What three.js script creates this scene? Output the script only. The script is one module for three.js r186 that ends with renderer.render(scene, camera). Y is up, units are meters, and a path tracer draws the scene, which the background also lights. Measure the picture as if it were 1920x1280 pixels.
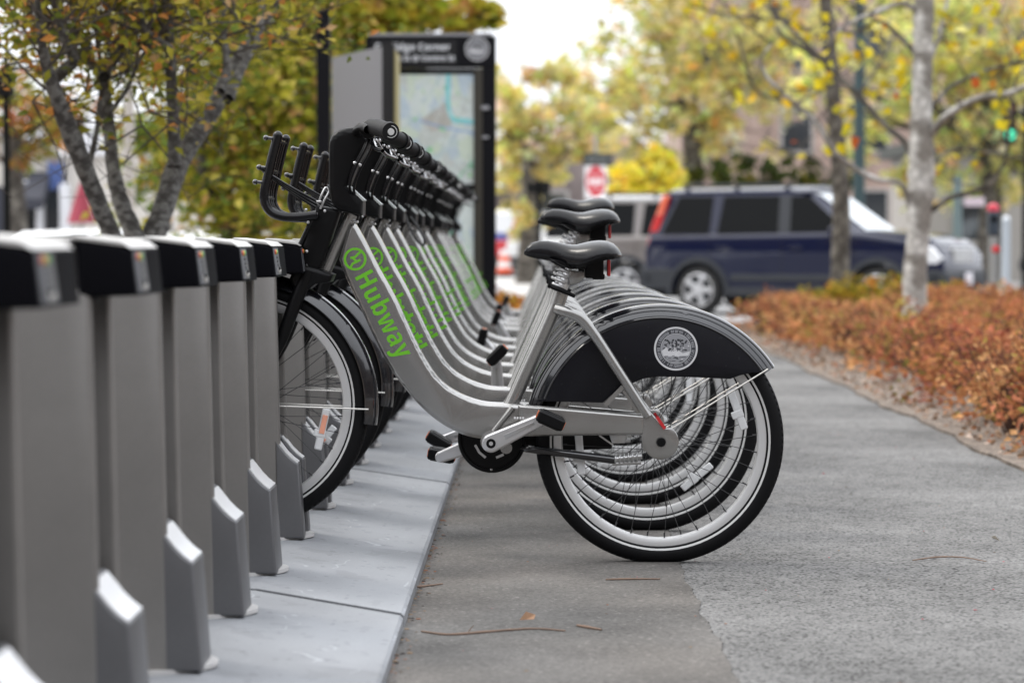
import * as THREE from 'three';
import { RoundedBoxGeometry } from 'three/addons/geometries/RoundedBoxGeometry.js';
import { mergeGeometries, toCreasedNormals } from 'three/addons/utils/BufferGeometryUtils.js';
import { TextGeometry } from 'three/addons/geometries/TextGeometry.js';
import { FontLoader } from 'three/addons/loaders/FontLoader.js';

// ---------------------------------------------------------------- camera, sky, sun, exposure
const FOCAL = 4533;                                   // pixels of the 1920 px wide photograph
const EYE = 0.85;
const scene = new THREE.Scene();
const camera = new THREE.PerspectiveCamera(2 * Math.atan(640 / FOCAL) * 180 / Math.PI, 1.5, 0.1, 900);
camera.filmGauge = 36;
camera.position.set(0, EYE, 0);
camera.rotation.order = 'YXZ';
camera.rotation.set(-Math.atan(185 / FOCAL), Math.atan(38 / FOCAL), 0);
camera.focus = 6.38;
camera.userData.fStop = 3.3;
camera.updateMatrixWorld(true);

const SUN = new THREE.Vector3(-0.6, 0.72, -0.18).normalize();
{
  // thin bright overcast: brightest round the veiled sun, a little darker and bluer opposite
  const W = 512, H = 256, data = new Float32Array(W * H * 4);
  for (let j = 0; j < H; j++) {
    const el = ((j + 0.5) / H - 0.5) * Math.PI, y = Math.sin(el);
    for (let i = 0; i < W; i++) {
      const az = ((i + 0.5) / W - 0.5) * 2 * Math.PI;
      const x = Math.cos(az) * Math.cos(el), z = Math.sin(az) * Math.cos(el);
      const up = Math.max(0, y), c = Math.max(0, x * SUN.x + y * SUN.y + z * SUN.z);
      const lo = 1 - Math.exp(-up * 5);
      let L = 0.86 + 1.05 * up + 0.12 * lo + 0.5 * Math.pow(c, 5);
      const band = 0.05 * Math.sin(az * 3 + 5 * up) + 0.04 * Math.sin(az * 7 - 9 * up + 1.3);
      L *= 1 + band;
      const warm = Math.pow(c, 3);
      const o = (j * W + i) * 4;
      data[o] = L * (0.955 + 0.06 * warm); data[o + 1] = L * (0.985 + 0.015 * warm); data[o + 2] = L * (1.045 - 0.06 * warm); data[o + 3] = 1;
      if (y < 0) { const k = Math.max(0.25, 1 + y * 6); for (let q = 0; q < 3; q++) data[o + q] *= k; }
    }
  }
  const sky = new THREE.DataTexture(data, W, H, THREE.RGBAFormat, THREE.FloatType);
  sky.mapping = THREE.EquirectangularReflectionMapping; sky.magFilter = THREE.LinearFilter; sky.minFilter = THREE.LinearFilter; sky.needsUpdate = true;
  scene.background = sky; scene.environment = sky;
}
const sun = new THREE.DirectionalLight(new THREE.Color(1, 0.94, 0.85), 0.85);
sun.position.copy(SUN).multiplyScalar(60).add(new THREE.Vector3(0, 0, -20));
sun.target.position.set(0, 0, -20); scene.add(sun, sun.target);
sun.castShadow = true; sun.shadow.radius = 30; sun.shadow.mapSize.set(4096, 4096);
Object.assign(sun.shadow.camera, { left: -40, right: 40, top: 45, bottom: -45, near: 1, far: 160 });
const EXPOSURE = 1.33;

// ---------------------------------------------------------------- small helpers
const V = (x, y, z) => new THREE.Vector3(x, y, z);
function rng(seed) { let s = seed >>> 0; return () => { s = (s + 0x6d2b79f5) | 0; let t = Math.imul(s ^ (s >>> 15), 1 | s); t = (t + Math.imul(t ^ (t >>> 7), 61 | t)) ^ t; return ((t ^ (t >>> 14)) >>> 0) / 4294967296; }; }
// the point at distance d in front of the lens plane z = 0 that a pixel of the photograph looks at (survey of the site)
function at(px, py, d) {
  const v = V((px - 960) / FOCAL, (640 - py) / FOCAL, -1).applyQuaternion(camera.quaternion);
  return v.multiplyScalar(-d / v.z).add(camera.position);
}
const names = new Map();
function numbered(n) { const k = names.get(n) ?? 0; names.set(n, k + 1); return k ? `${n}_${String(k).padStart(3, '0')}` : n; }
function thing(name, label, category, pos = [0, 0, 0], turn = 0, group) {
  const o = new THREE.Group(); o.name = numbered(name); o.position.set(...pos); o.rotation.y = turn;
  o.userData = { label, category }; if (group) o.userData.group = group;
  scene.add(o); return o;
}
function part(name, geo, mat, parent, kind) {
  const m = new THREE.Mesh(Array.isArray(geo) ? merge(geo) : geo, mat); m.name = name; m.castShadow = m.receiveShadow = true;
  if (kind) m.userData.kind = kind;
  parent.add(m); return m;
}
function single(name, geo, mat, label, category, group) {
  const m = part(numbered(name), geo, mat, scene); m.userData = { label, category }; if (group) m.userData.group = group; return m;
}
function struct(name, geo, mat) { const m = part(numbered(name), geo, mat, scene); m.userData.kind = 'structure'; return m; }
function clean(g) {
  let n = g.index ? g.toNonIndexed() : g;
  for (const k of Object.keys(n.attributes)) if (!['position', 'normal', 'uv', 'color'].includes(k)) n.deleteAttribute(k);
  if (!n.attributes.uv) n.setAttribute('uv', new THREE.BufferAttribute(new Float32Array(n.attributes.position.count * 2), 2));
  n.morphAttributes = {}; return n;
}
function merge(list) {
  const l = list.map(clean), col = l.some((g) => g.attributes.color);
  if (col) for (const g of l) if (!g.attributes.color) g.setAttribute('color', new THREE.BufferAttribute(new Float32Array(g.attributes.position.count * 3).fill(1), 3));
  return l.length === 1 ? l[0] : mergeGeometries(l, false);
}
const move = (g, x, y, z) => g.translate(x, y, z);
function box(w, h, d, x = 0, y = 0, z = 0, r = 0) {
  const g = r ? new RoundedBoxGeometry(w, h, d, 3, r) : new THREE.BoxGeometry(w, h, d);
  return g.translate(x, y, z);
}
function rod(a, b, r0, r1 = r0, seg = 12, open = false) {
  const d = b.clone().sub(a), g = new THREE.CylinderGeometry(r1, r0, d.length(), seg, 1, open);
  g.applyQuaternion(new THREE.Quaternion().setFromUnitVectors(V(0, 1, 0), d.clone().normalize()));
  return g.translate((a.x + b.x) / 2, (a.y + b.y) / 2, (a.z + b.z) / 2);
}
function tube(pts, r, n = 24, seg = 10, closed = false) { return new THREE.TubeGeometry(new THREE.CatmullRomCurve3(pts, closed, 'centripetal'), n, r, seg, closed); }
// tube whose radius changes along the way, with capped ends; bumps in the radius where asked
function taper(pts, radii, n = 16, seg = 8, wob = 0, seed = 1) {
  const c = new THREE.CatmullRomCurve3(pts, false, 'centripetal'), fr = c.computeFrenetFrames(n, false), P = [], N = [], U = [], I = [], R = rng(seed);
  for (let i = 0; i <= n; i++) {
    const t = i / n, p = c.getPoint(t), f = t * (radii.length - 1), k = Math.min(radii.length - 2, Math.floor(f));
    const r0 = radii[k] + (radii[k + 1] - radii[k]) * (f - k);
    for (let j = 0; j <= seg; j++) {
      const a = (j % seg) / seg * Math.PI * 2, r = r0 * (1 + wob * (Math.sin(a * 2 + i * 1.7 + seed) * 0.5 + (j < seg ? R() - 0.5 : 0)));
      const d = fr.normals[i].clone().multiplyScalar(Math.cos(a)).addScaledVector(fr.binormals[i], Math.sin(a));
      P.push(p.x + d.x * r, p.y + d.y * r, p.z + d.z * r); N.push(d.x, d.y, d.z); U.push(j / seg * r0 * 6.28, t * c.getLength());
      if (i < n && j < seg) { const q = i * (seg + 1) + j; I.push(q, q + 1, q + seg + 1, q + 1, q + seg + 2, q + seg + 1); }
    }
  }
  const g = new THREE.BufferGeometry();
  g.setAttribute('position', new THREE.Float32BufferAttribute(P, 3)); g.setAttribute('normal', new THREE.Float32BufferAttribute(N, 3)); g.setAttribute('uv', new THREE.Float32BufferAttribute(U, 2)); g.setIndex(I);
  return g;
}
// closed outline of [x, y] pairs extruded to a thickness centred on z, edges rounded by bevel b
function slab(pts, T, b = 0, z = 0, smooth = 0, seg = 4) {
  let l = pts.map((p) => new THREE.Vector2(p[0], p[1]));
  if (smooth) l = new THREE.SplineCurve([...l, l[0]]).getPoints(l.length * smooth).slice(0, -1);
  const g = new THREE.ExtrudeGeometry(new THREE.Shape(l), { depth: T - 2 * b, bevelEnabled: b > 0, bevelSize: b, bevelThickness: b, bevelOffset: -b, bevelSegments: seg, curveSegments: 10 });
  g.translate(0, 0, -(T - 2 * b) / 2 + z);
  return toCreasedNormals(g, 0.7);
}
// a cross-section of [radius, z] pairs turned round the z axis from angle a0 to a1
function sweep(profile, a0, a1, n = 64) {
  const P = [], U = [], I = [], m = profile.length;
  for (let i = 0; i <= n; i++) {
    const a = a0 + (a1 - a0) * i / n;
    for (let j = 0; j < m; j++) {
      P.push(Math.cos(a) * profile[j][0], Math.sin(a) * profile[j][0], profile[j][1]); U.push(a, j / m);
      if (i < n && j < m - 1) { const q = i * m + j; I.push(q, q + 1, q + m, q + 1, q + m + 1, q + m); }
    }
  }
  const g = new THREE.BufferGeometry(); g.setAttribute('position', new THREE.Float32BufferAttribute(P, 3)); g.setAttribute('uv', new THREE.Float32BufferAttribute(U, 2)); g.setIndex(I);
  return toCreasedNormals(g, 0.6);
}
// ribbon of width w along a polyline in the xy plane, t thick, lying on z
function stroke(pts, w, t, z) {
  const n = pts.length, L = [], R = [];
  for (let i = 0; i < n; i++) {
    const a = pts[Math.max(0, i - 1)], b = pts[Math.min(n - 1, i + 1)], dx = b[0] - a[0], dy = b[1] - a[1], l = Math.hypot(dx, dy) || 1;
    L.push([pts[i][0] - dy / l * w / 2, pts[i][1] + dx / l * w / 2]); R.push([pts[i][0] + dy / l * w / 2, pts[i][1] - dx / l * w / 2]);
  }
  return slab([...L, ...R.reverse()], t, 0, z);
}

// ---------------------------------------------------------------- textures
function hash(x, y, s) { let h = Math.imul(x | 0, 374761393) + Math.imul(y | 0, 668265263) + Math.imul(s | 0, 1442695041); h = Math.imul(h ^ (h >>> 13), 1274126177); return ((h ^ (h >>> 16)) >>> 0) / 4294967296; }
function tnoise(x, y, period, s) {
  const xi = Math.floor(x), yi = Math.floor(y), fx = x - xi, fy = y - yi, u = fx * fx * (3 - 2 * fx), v = fy * fy * (3 - 2 * fy), w = (k) => ((k % period) + period) % period;
  const a = hash(w(xi), w(yi), s), b = hash(w(xi + 1), w(yi), s), c = hash(w(xi), w(yi + 1), s), d = hash(w(xi + 1), w(yi + 1), s);
  return a + (b - a) * u + (c - a) * v + (a - b - c + d) * u * v;
}
function fbm(u, v, p, oct, s) { let t = 0, a = 0.5, n = 0; for (let i = 0; i < oct; i++) { t += a * tnoise(u * p, v * p, p, s + i); n += a; a *= 0.5; p *= 2; } return t / n; }
const srgb = (x) => Math.max(0, Math.min(255, 255 * (x <= 0.0031308 ? 12.92 * x : 1.055 * Math.pow(Math.max(x, 0), 1 / 2.4) - 0.055)));
// fn(u, v) gives [r, g, b] in linear light; the colour map repeats every `size` metres of uv
function texture(n, m, fn, size = 1, linear = false) {
  const d = new Uint8Array(n * m * 4);
  for (let j = 0; j < m; j++) for (let i = 0; i < n; i++) { const c = fn((i + 0.5) / n, (j + 0.5) / m), o = (j * n + i) * 4; for (let k = 0; k < 3; k++) d[o + k] = linear ? Math.max(0, Math.min(255, c[k] * 255)) : srgb(c[k]); d[o + 3] = 255; }
  const t = new THREE.DataTexture(d, n, m); t.wrapS = t.wrapT = THREE.RepeatWrapping; t.magFilter = THREE.LinearFilter; t.minFilter = THREE.LinearMipmapLinearFilter; t.generateMipmaps = true;
  if (!linear) t.colorSpace = THREE.SRGBColorSpace; t.repeat.set(1 / size, 1 / size); t.needsUpdate = true; return t;
}
const grey = (n, m, fn, size) => texture(n, m, (u, v) => { const x = fn(u, v); return [x, x, x]; }, size, true);
function canvasMap(w, h, draw) { const c = document.createElement('canvas'); c.width = w; c.height = h; draw(c.getContext('2d'), w, h); const t = new THREE.CanvasTexture(c); t.colorSpace = THREE.SRGBColorSpace; return t; }

const std = (color, roughness, metalness = 0, extra = {}) => new THREE.MeshStandardMaterial({ color: new THREE.Color().setRGB(...(Array.isArray(color) ? color : [color, color, color])), roughness, metalness, ...extra });
const phys = (color, roughness, metalness = 0, extra = {}) => new THREE.MeshPhysicalMaterial({ color: new THREE.Color().setRGB(...(Array.isArray(color) ? color : [color, color, color])), roughness, metalness, ...extra });
// ---------------------------------------------------------------- materials of the ground
const cellStone = (u, v, p, s) => {                    // distance to the nearest of scattered stones, and that stone's tone
  const x = u * p, y = v * p, xi = Math.floor(x), yi = Math.floor(y); let best = 9, tone = 0;
  for (let a = -1; a <= 1; a++) for (let b = -1; b <= 1; b++) {
    const cx = ((xi + a) % p + p) % p, cy = ((yi + b) % p + p) % p, qx = xi + a + hash(cx, cy, s), qy = yi + b + hash(cx, cy, s + 1), d = Math.hypot(x - qx, y - qy);
    if (d < best) { best = d; tone = hash(cx, cy, s + 2); }
  }
  return [best, tone];
};
const coarse = texture(1024, 1024, (u, v) => {
  const [d, t] = cellStone(u, v, 250, 3), big = fbm(u, v, 5, 4, 20), pit = d > 0.58 ? 0.58 : 1;
  const k = (0.155 + 0.10 * (t - 0.5) + (t < 0.10 ? -0.07 : 0) + 0.11 * (big - 0.5) + 0.06 * (fbm(u, v, 40, 2, 14) - 0.5)) * pit * (0.86 + 0.28 * hash(u * 1024, v * 1024, 9));
  return [k * 1.015, k, k * 0.975];
}, 1.7);
const coarseBump = grey(1024, 1024, (u, v) => { const [d, t] = cellStone(u, v, 250, 3); return Math.max(0, 1 - d * 1.25) * (0.6 + 0.4 * t); }, 1.7);
const fine = texture(1024, 1024, (u, v) => {
  const [d, t] = cellStone(u, v, 260, 41), big = fbm(u, v, 3, 5, 60), str = fbm(u, v, 9, 3, 77);
  let k = 0.092 + 0.045 * (t - 0.5) + 0.13 * (big - 0.5) + 0.07 * (str - 0.5); if (d > 0.68) k *= 0.72; if (t > 0.985) k += 0.05;
  k *= 0.88 + 0.24 * hash(u * 1024, v * 1024, 5);
  const warm = fbm(u, v, 4, 3, 91);
  return [k * (1.06 + 0.10 * (warm - 0.4)), k, k * (0.935 - 0.09 * (warm - 0.4))];
}, 1.9);
const fineBump = grey(512, 512, (u, v) => { const [d, t] = cellStone(u, v, 130, 41); return Math.max(0, 1 - d) * (0.6 + 0.4 * t); }, 0.95);
const plateMap = texture(1024, 1024, (u, v) => {
  const streak = fbm(u, v * 0.25, 6, 4, 7), big = fbm(u, v, 4, 4, 17), g = hash(u * 1024, v * 1024, 2);
  let k = 0.25 + 0.16 * (streak - 0.5) + 0.12 * (big - 0.5) + 0.05 * (g - 0.5);
  if (fbm(u, v, 60, 2, 5) > 0.80) k *= 0.8;
  const sc = Math.abs(fbm(u, v, 7, 3, 71) - 0.5 + 0.35 * (v - 0.5) * Math.sin(u * 12.566)); if (sc < 0.006 && fbm(u, v, 16, 2, 44) > 0.52) k += 0.09;
  if (fbm(u, v, 24, 3, 15) > 0.70) k *= 0.9;
  return [k * 0.955, k * 0.995, k * 1.06];
}, 1.4);
const soilMap = texture(512, 512, (u, v) => {
  const [d, t] = cellStone(u, v, 60, 71), n = fbm(u, v, 8, 4, 33), k = (0.15 + 0.17 * (t - 0.4) + 0.10 * (n - 0.5)) * (d > 0.62 ? 0.55 : 1);
  return [k * 1.2, k * 0.98, k * 0.80];
}, 0.8);
const roadMap = texture(512, 512, (u, v) => { const n = fbm(u, v, 4, 6, 51), k = 0.30 + 0.10 * (n - 0.5) + 0.05 * (hash(u * 512, v * 512, 3) - 0.5); return [k, k, k * 1.01]; }, 5);
const MG = {
  path: std(1, 0.92, 0, { map: coarse, bumpMap: coarseBump, bumpScale: 0.004 }),
  pad: std(1, 0.9, 0, { map: fine, bumpMap: fineBump, bumpScale: 0.0022 }),
  plate: std(1, 0.62, 0, { map: plateMap }),
  soil: std(1, 1, 0, { map: soilMap, bumpMap: soilMap, bumpScale: 0.02 }),
  road: std(1, 0.93, 0, { map: roadMap }),
  kerb: std([0.36, 0.35, 0.34], 0.85, 0, { map: roadMap }),
  concrete: std([0.62, 0.60, 0.58], 0.9),
  seam: std(0.015, 0.9), paint: std(0.75, 0.7),
};
MG.concrete.map = roadMap; MG.concrete.color.setRGB(1.7, 1.66, 1.6);
// a horizontal sheet over an outline of [x, z] pairs with thickness below, uv in metres
function ground(pts, top, thick) {
  const g = new THREE.ExtrudeGeometry(new THREE.Shape(pts.map((p) => new THREE.Vector2(p[0], -p[1]))), { depth: thick, bevelEnabled: false });
  g.rotateX(-Math.PI / 2).translate(0, top - thick, 0);
  const p = g.attributes.position, u = g.attributes.uv; for (let i = 0; i < p.count; i++) u.setXY(i, p.getX(i), p.getZ(i));
  return g;
}
const rG = rng(11);
const wig = (x, z, a) => x + a * (Math.sin(z * 2.1) * 0.5 + Math.sin(z * 5.3 + 1) * 0.3 + Math.sin(z * 11.7) * 0.2);
{
  const g = new THREE.PlaneGeometry(900, 900).rotateX(-Math.PI / 2).translate(0, -0.15, -200), p = g.attributes.position, u = g.attributes.uv;
  for (let i = 0; i < p.count; i++) u.setXY(i, p.getX(i), p.getZ(i));
  struct('street_ground', g, MG.road);
  const edge = []; for (let z = 3; z >= -25.6; z -= 0.12) edge.push([wig(1.83, z, 0.035), z]);
  struct('asphalt_path', ground([[0.32, -25.6], [0.32, 3], ...edge], 0, 0.14), MG.path);
  const mid = []; for (let z = 3; z >= -25.6; z -= 0.02) mid.push([0.4 + (rG() - 0.5) * 0.008 + 0.010 * Math.sin(z * 1.3) + 0.004 * Math.sin(z * 9.7 + 1) + 0.003 * Math.sin(z * 23), z]);
  struct('paved_strip', ground([[-0.45, -25.6], [-0.45, 3], ...mid], 0.0035, 0.13), MG.pad);
  struct('planting_bed', ground([[7.6, -25.6], [7.6, 3], ...edge.map((p) => [p[0] + 0.002, p[1]])], 0.012, 0.14), MG.soil);
  struct('planting_bed', ground([[-6, -25.6], [-6, 3], [-1.5, 3], [-1.5, -25.6]], 0.01, 0.14), MG.soil);
  struct('pavement', ground([[-1.5, -25.6], [-1.5, 3], [-0.45, 3], [-0.45, -25.6]], -0.002, 0.13), MG.pad);
  struct('kerb', [box(13.6, 0.16, 0.16, 0.8, -0.072, -25.68, 0.012), box(0.16, 0.16, 28.6, 7.68, -0.072, -11.3, 0.012), box(0.16, 0.16, 28.6, -6.08, -0.072, -11.3, 0.012)], MG.kerb);
  // far side of the street: a raised pavement
  struct('far_pavement', ground([[-12, -62], [-12, -37], [0.2, -37], [2.4, -46], [3.2, -62]], -0.03, 0.12), MG.concrete);
  struct('road_marking', [0, 1, 2, 3].map((k) => ground([[2.1, -27.0 - k * 1.15], [2.1, -26.5 - k * 1.15], [4.6, -26.5 - k * 1.15], [4.6, -27.0 - k * 1.15]], -0.146, 0.002)), MG.paint);
}
// ---------------------------------------------------------------- dock platform: plates of pale sheet with dark seams
const seams = [1.5, -2.35, -5.28, -8.2, -11.1, -14.0, -16.9, -19.4];
const plateTop = (x) => x > -0.62 ? 0.034 + (x + 0.2825) / (-0.3375) * 0.036 : 0.07;
for (let i = 0; i < seams.length - 1; i++) {
  const z0 = seams[i] - 0.016, z1 = seams[i + 1] + 0.016, sk = 0.19;              // the seams run slightly askew
  const xs = [-0.2825, -0.29, -0.62, -0.9, -1.42], hs = xs.map((x, k) => k ? plateTop(x) : 0.028), P = [], U = [], I = [];
  for (let k = 0; k < xs.length; k++) for (const z of [z0, z1]) { const zz = z - sk * (-0.2825 - xs[k]) * 2; P.push(xs[k], hs[k], zz); U.push(xs[k], zz * 1 + i * 0.37); }
  for (let k = 0; k < xs.length - 1; k++) I.push(k * 2, k * 2 + 1, k * 2 + 2, k * 2 + 1, k * 2 + 3, k * 2 + 2);
  const b = P.length / 3;                                                           // skirt down to the ground on the path side and the ends
  const ring = [[0, 1], [1, 9], [9, 8], [8, 0]];
  const seq = { '0,1': [0, 1], '1,9': [1, 3, 5, 7, 9], '9,8': [9, 8], '8,0': [8, 6, 4, 2, 0] };
  for (const r of ring) { const s = seq[r.join(',')]; for (let q = 0; q < s.length - 1; q++) { const n = P.length / 3; for (const e of [s[q], s[q + 1]]) { P.push(P[e * 3], P[e * 3 + 1], P[e * 3 + 2], P[e * 3], -0.1, P[e * 3 + 2]); U.push(P[e * 3 + 2], 0, P[e * 3 + 2], 0.1); } I.push(n, n + 1, n + 2, n + 1, n + 3, n + 2); } }
  const g = new THREE.BufferGeometry(); g.setAttribute('position', new THREE.Float32BufferAttribute(P, 3)); g.setAttribute('uv', new THREE.Float32BufferAttribute(U, 2)); g.setIndex(I);
  struct('platform_plate', toCreasedNormals(g, 0.3), MG.plate);
}
struct('platform_base', box(1.1, 0.03, 22, -0.86, 0.006, -9), MG.seam);
// ---------------------------------------------------------------- hire bikes
// side drawing of the bike: millimetre-true outline points read in drawing units (707 to the metre), x forward-to-back, y up from the ground under the rear hub
const D = (px, py) => [(px - 1238) / 707, (1056 - py) / 707];
const D3 = (px, py, z) => V((px - 1238) / 707, (1056 - py) / 707, z);
const brushedN = grey(256, 256, (u, v) => 0.42 + 0.16 * fbm(u, v, 32, 3, 5), 0.3);
const scuff = texture(512, 512, (u, v) => { const n = fbm(u, v, 10, 5, 3), s = fbm(u * 1, v * 1, 90, 2, 8); let k = 0.94 + 0.10 * (n - 0.5); if (s > 0.82) k *= 0.85; return [k, k * 0.995, k * 0.985]; }, 0.4);
const MB = {
  silver: phys([0.36, 0.357, 0.35], 0.27, 0.8, { map: scuff, clearcoat: 0.4, clearcoatRoughness: 0.2 }),
  alloy: std([0.66, 0.66, 0.67], 0.3, 0.8),
  rim: std([0.66, 0.66, 0.66], 0.42, 0.5),
  steel: std([0.55, 0.55, 0.55], 0.3, 0.9),
  spoke: std([0.05, 0.05, 0.052], 0.45, 0.5),
  stayWire: std([0.72, 0.70, 0.66], 0.32, 0.7),
  rubber: phys([0.0065, 0.0065, 0.0072], 0.6, 0, { specularIntensity: 0.25, map: texture(256, 256, (u, v) => { const k = 0.8 + 0.5 * fbm(u, v, 20, 3, 6); return [k, k, k]; }, 0.3) }),
  stripe: std([0.56, 0.56, 0.55], 0.5),
  gloss: phys([0.005, 0.0055, 0.008], 0.2, 0, { clearcoat: 1, clearcoatRoughness: 0.06 }),
  rackPaint: phys([0.004, 0.004, 0.005], 0.25, 0, { specularIntensity: 0.7 }),
  guard: phys([0.009, 0.009, 0.0115], 0.5, 0, { specularIntensity: 0.35, roughnessMap: brushedN }),
  plastic: phys([0.0045, 0.0045, 0.005], 0.36, 0, { specularIntensity: 0.35 }),
  cable: phys([0.005, 0.005, 0.006], 0.3, 0, { specularIntensity: 0.5 }),
  vinyl: phys([0.0045, 0.0045, 0.006], 0.24, 0, { specularIntensity: 0.75, bumpMap: grey(256, 256, (u, v) => fbm(u, v, 32, 2, 3), 0.08), bumpScale: 0.00012 }),
  gripRubber: phys([0.006, 0.006, 0.007], 0.55, 0, { specularIntensity: 0.45 }),
  green: std([0.135, 0.46, 0.014], 0.5),
  white: std([0.72, 0.72, 0.72], 0.5),
  clear: phys([0.80, 0.81, 0.82], 0.22, 0, { clearcoat: 0.8, clearcoatRoughness: 0.1, bumpMap: grey(64, 64, (u, v) => (Math.sin(u * 50) * Math.sin(v * 50) + 1) / 2, 0.02), bumpScale: 0.0006 }),
  orange: phys([0.75, 0.14, 0.02], 0.3, 0, { clearcoat: 0.6 }),
  orangeBand: phys([0.85, 0.38, 0.26], 0.3, 0, { clearcoat: 0.6 }),
  red: phys([0.50, 0.012, 0.016], 0.28, 0, { clearcoat: 0.8 }),
  paleStrip: std([0.62, 0.66, 0.65], 0.3, 0.5),
};
// round town seal: pale ring, tiny curved lettering-like marks, dark relief picture
const sealMap = canvasMap(256, 256, (c) => {
  const r = rng(5); c.translate(128, 128);
  c.fillStyle = '#1a1a1e'; c.fillRect(-128, -128, 256, 256);
  c.fillStyle = '#c9c9cb'; c.beginPath(); c.arc(0, 0, 126, 0, 7); c.fill();
  c.fillStyle = '#33343a'; c.beginPath(); c.arc(0, 0, 115, 0, 7); c.fill();
  c.fillStyle = '#a3a4a8';
  for (let i = 0; i < 52; i++) { c.save(); c.rotate(i / 52 * Math.PI * 2); if (i % 9 !== 4) { c.fillRect(-4, -109, 3, 17); if (r() < 0.7) c.fillRect(-4, -109 + r() * 13, 8, 3); if (r() < 0.5) c.fillRect(2, -109, 3, 17); } c.restore(); }
  c.strokeStyle = '#b9babd'; c.lineWidth = 4; c.beginPath(); c.arc(0, 0, 86, 0, 7); c.stroke();
  c.save(); c.beginPath(); c.arc(0, 0, 83, 0, 7); c.clip();
  c.fillStyle = '#8b8c90'; c.fillRect(-90, -90, 180, 180);
  c.fillStyle = '#c6c6c9'; c.beginPath(); c.moveTo(-90, 20); c.lineTo(-55, -8); c.lineTo(-25, 18); c.lineTo(8, 6); c.lineTo(40, 26); c.lineTo(90, 12); c.lineTo(90, 40); c.lineTo(-90, 46); c.fill();
  c.fillStyle = '#2a2b30';
  for (let i = 0; i < 46; i++) { const x = (r() - 0.5) * 150, y = -50 + r() * 62; c.beginPath(); c.ellipse(x, y, 3 + r() * 8, 2 + r() * 5, r() * 3, 0, 7); c.fill(); }
  for (let i = 0; i < 26; i++) { c.fillRect((r() - 0.5) * 150, 38 + r() * 40, 6 + r() * 18, 3); }
  c.fillStyle = '#d2d2d4'; for (let i = 0; i < 30; i++) c.fillRect((r() - 0.5) * 150, -45 + r() * 110, 3 + r() * 9, 2 + r() * 4);
  c.restore();
});
const MSeal = std(1, 0.45, 0, { map: sealMap });
const font = await new FontLoader().loadAsync('fonts/droid/droid_sans_bold.typeface.json');

function wheelGeometry() {
  const R = 0.3035, sp = [], r = rng(3);
  for (let i = 0; i < 36; i++) {
    const a = i / 36 * Math.PI * 2, side = i % 2 ? 1 : -1, lean = (Math.floor(i / 2) % 2 ? 1 : -1) * 0.95, h = a + lean;
    sp.push(rod(V(Math.cos(h) * 0.034, Math.sin(h) * 0.034, side * 0.03), V(Math.cos(a) * 0.264, Math.sin(a) * 0.264, side * 0.004), 0.00095, 0.00095, 5, true));
    sp.push(rod(V(Math.cos(a) * 0.247, Math.sin(a) * 0.247, side * 0.005), V(Math.cos(a) * 0.263, Math.sin(a) * 0.263, side * 0.004), 0.0022, 0.0022, 6));
  }
  const tyre = new THREE.TorusGeometry(R, 0.0262, 16, 96), p = tyre.attributes.position;          // small tread blocks on the crown
  const tread = []; for (let i = 0; i < 120; i++) { const a = i / 120 * Math.PI * 2; for (const z of [-0.012, 0.012]) { const g = box(0.004, 0.010, 0.010); g.rotateZ(a + z * 20).translate(Math.cos(a) * (R + 0.0205), Math.sin(a) * (R + 0.0205), z); tread.push(g); } }
  const rimP = [[0.283, -0.0115], [0.283, -0.0145], [0.272, -0.0155], [0.262, -0.012], [0.2585, 0], [0.262, 0.012], [0.272, 0.0155], [0.283, 0.0145], [0.283, 0.0115]];
  return {
    tyre: merge([tyre, ...tread]),
    stripe: [1, -1].map((s) => sweep([[0.2925, s * 0.0236], [0.2898, s * 0.0228], [0.2872, s * 0.0212]], 0, Math.PI * 2, 96)),
    rim: sweep(rimP, 0, Math.PI * 2, 96), spokes: merge(sp),
    hub: merge([rod(V(0, 0, -0.05), V(0, 0, 0.05), 0.016, 0.016, 18), rod(V(0, 0, 0.027), V(0, 0, 0.033), 0.037, 0.037, 24), rod(V(0, 0, -0.033), V(0, 0, -0.027), 0.037, 0.037, 24), rod(V(0, 0, -0.066), V(0, 0, 0.066), 0.006, 0.006, 10)]),
  };
}
const WG = wheelGeometry();
function wheel(parent, name, px, py, turn, refl) {
  const w = part(name, WG.tyre, MB.rubber, parent); const p = D(px, py); w.position.set(p[0], p[1], 0); w.rotation.z = turn;
  for (const g of WG.stripe) part('tyre_stripe', g, MB.stripe, w); part('rim', WG.rim, MB.rim, w); part('spokes', WG.spokes, MB.spoke, w, 'stuff'); part('hub', WG.hub, MB.steel, w);
  for (const [rx, ry, a] of refl) {
    const m = part('wheel_reflector', [box(0.021, 0.112, 0.012, 0, 0, 0, 0.004), box(0.032, 0.02, 0.014, -0.004, -0.012, 0, 0.003)], MB.clear, w);
    const c = Math.cos(-turn), s = Math.sin(-turn); m.position.set(rx * c - ry * s, rx * s + ry * c, 0.012); m.rotation.z = a - turn;
    if (name === 'front_wheel') { const b = part('reflector_band', [box(0.014, 0.05, 0.003, 0.001, 0.014, 0.0075, 0.001)], MB.orangeBand, w); b.position.copy(m.position); b.rotation.z = m.rotation.z; }
  }
  return w;
}
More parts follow.
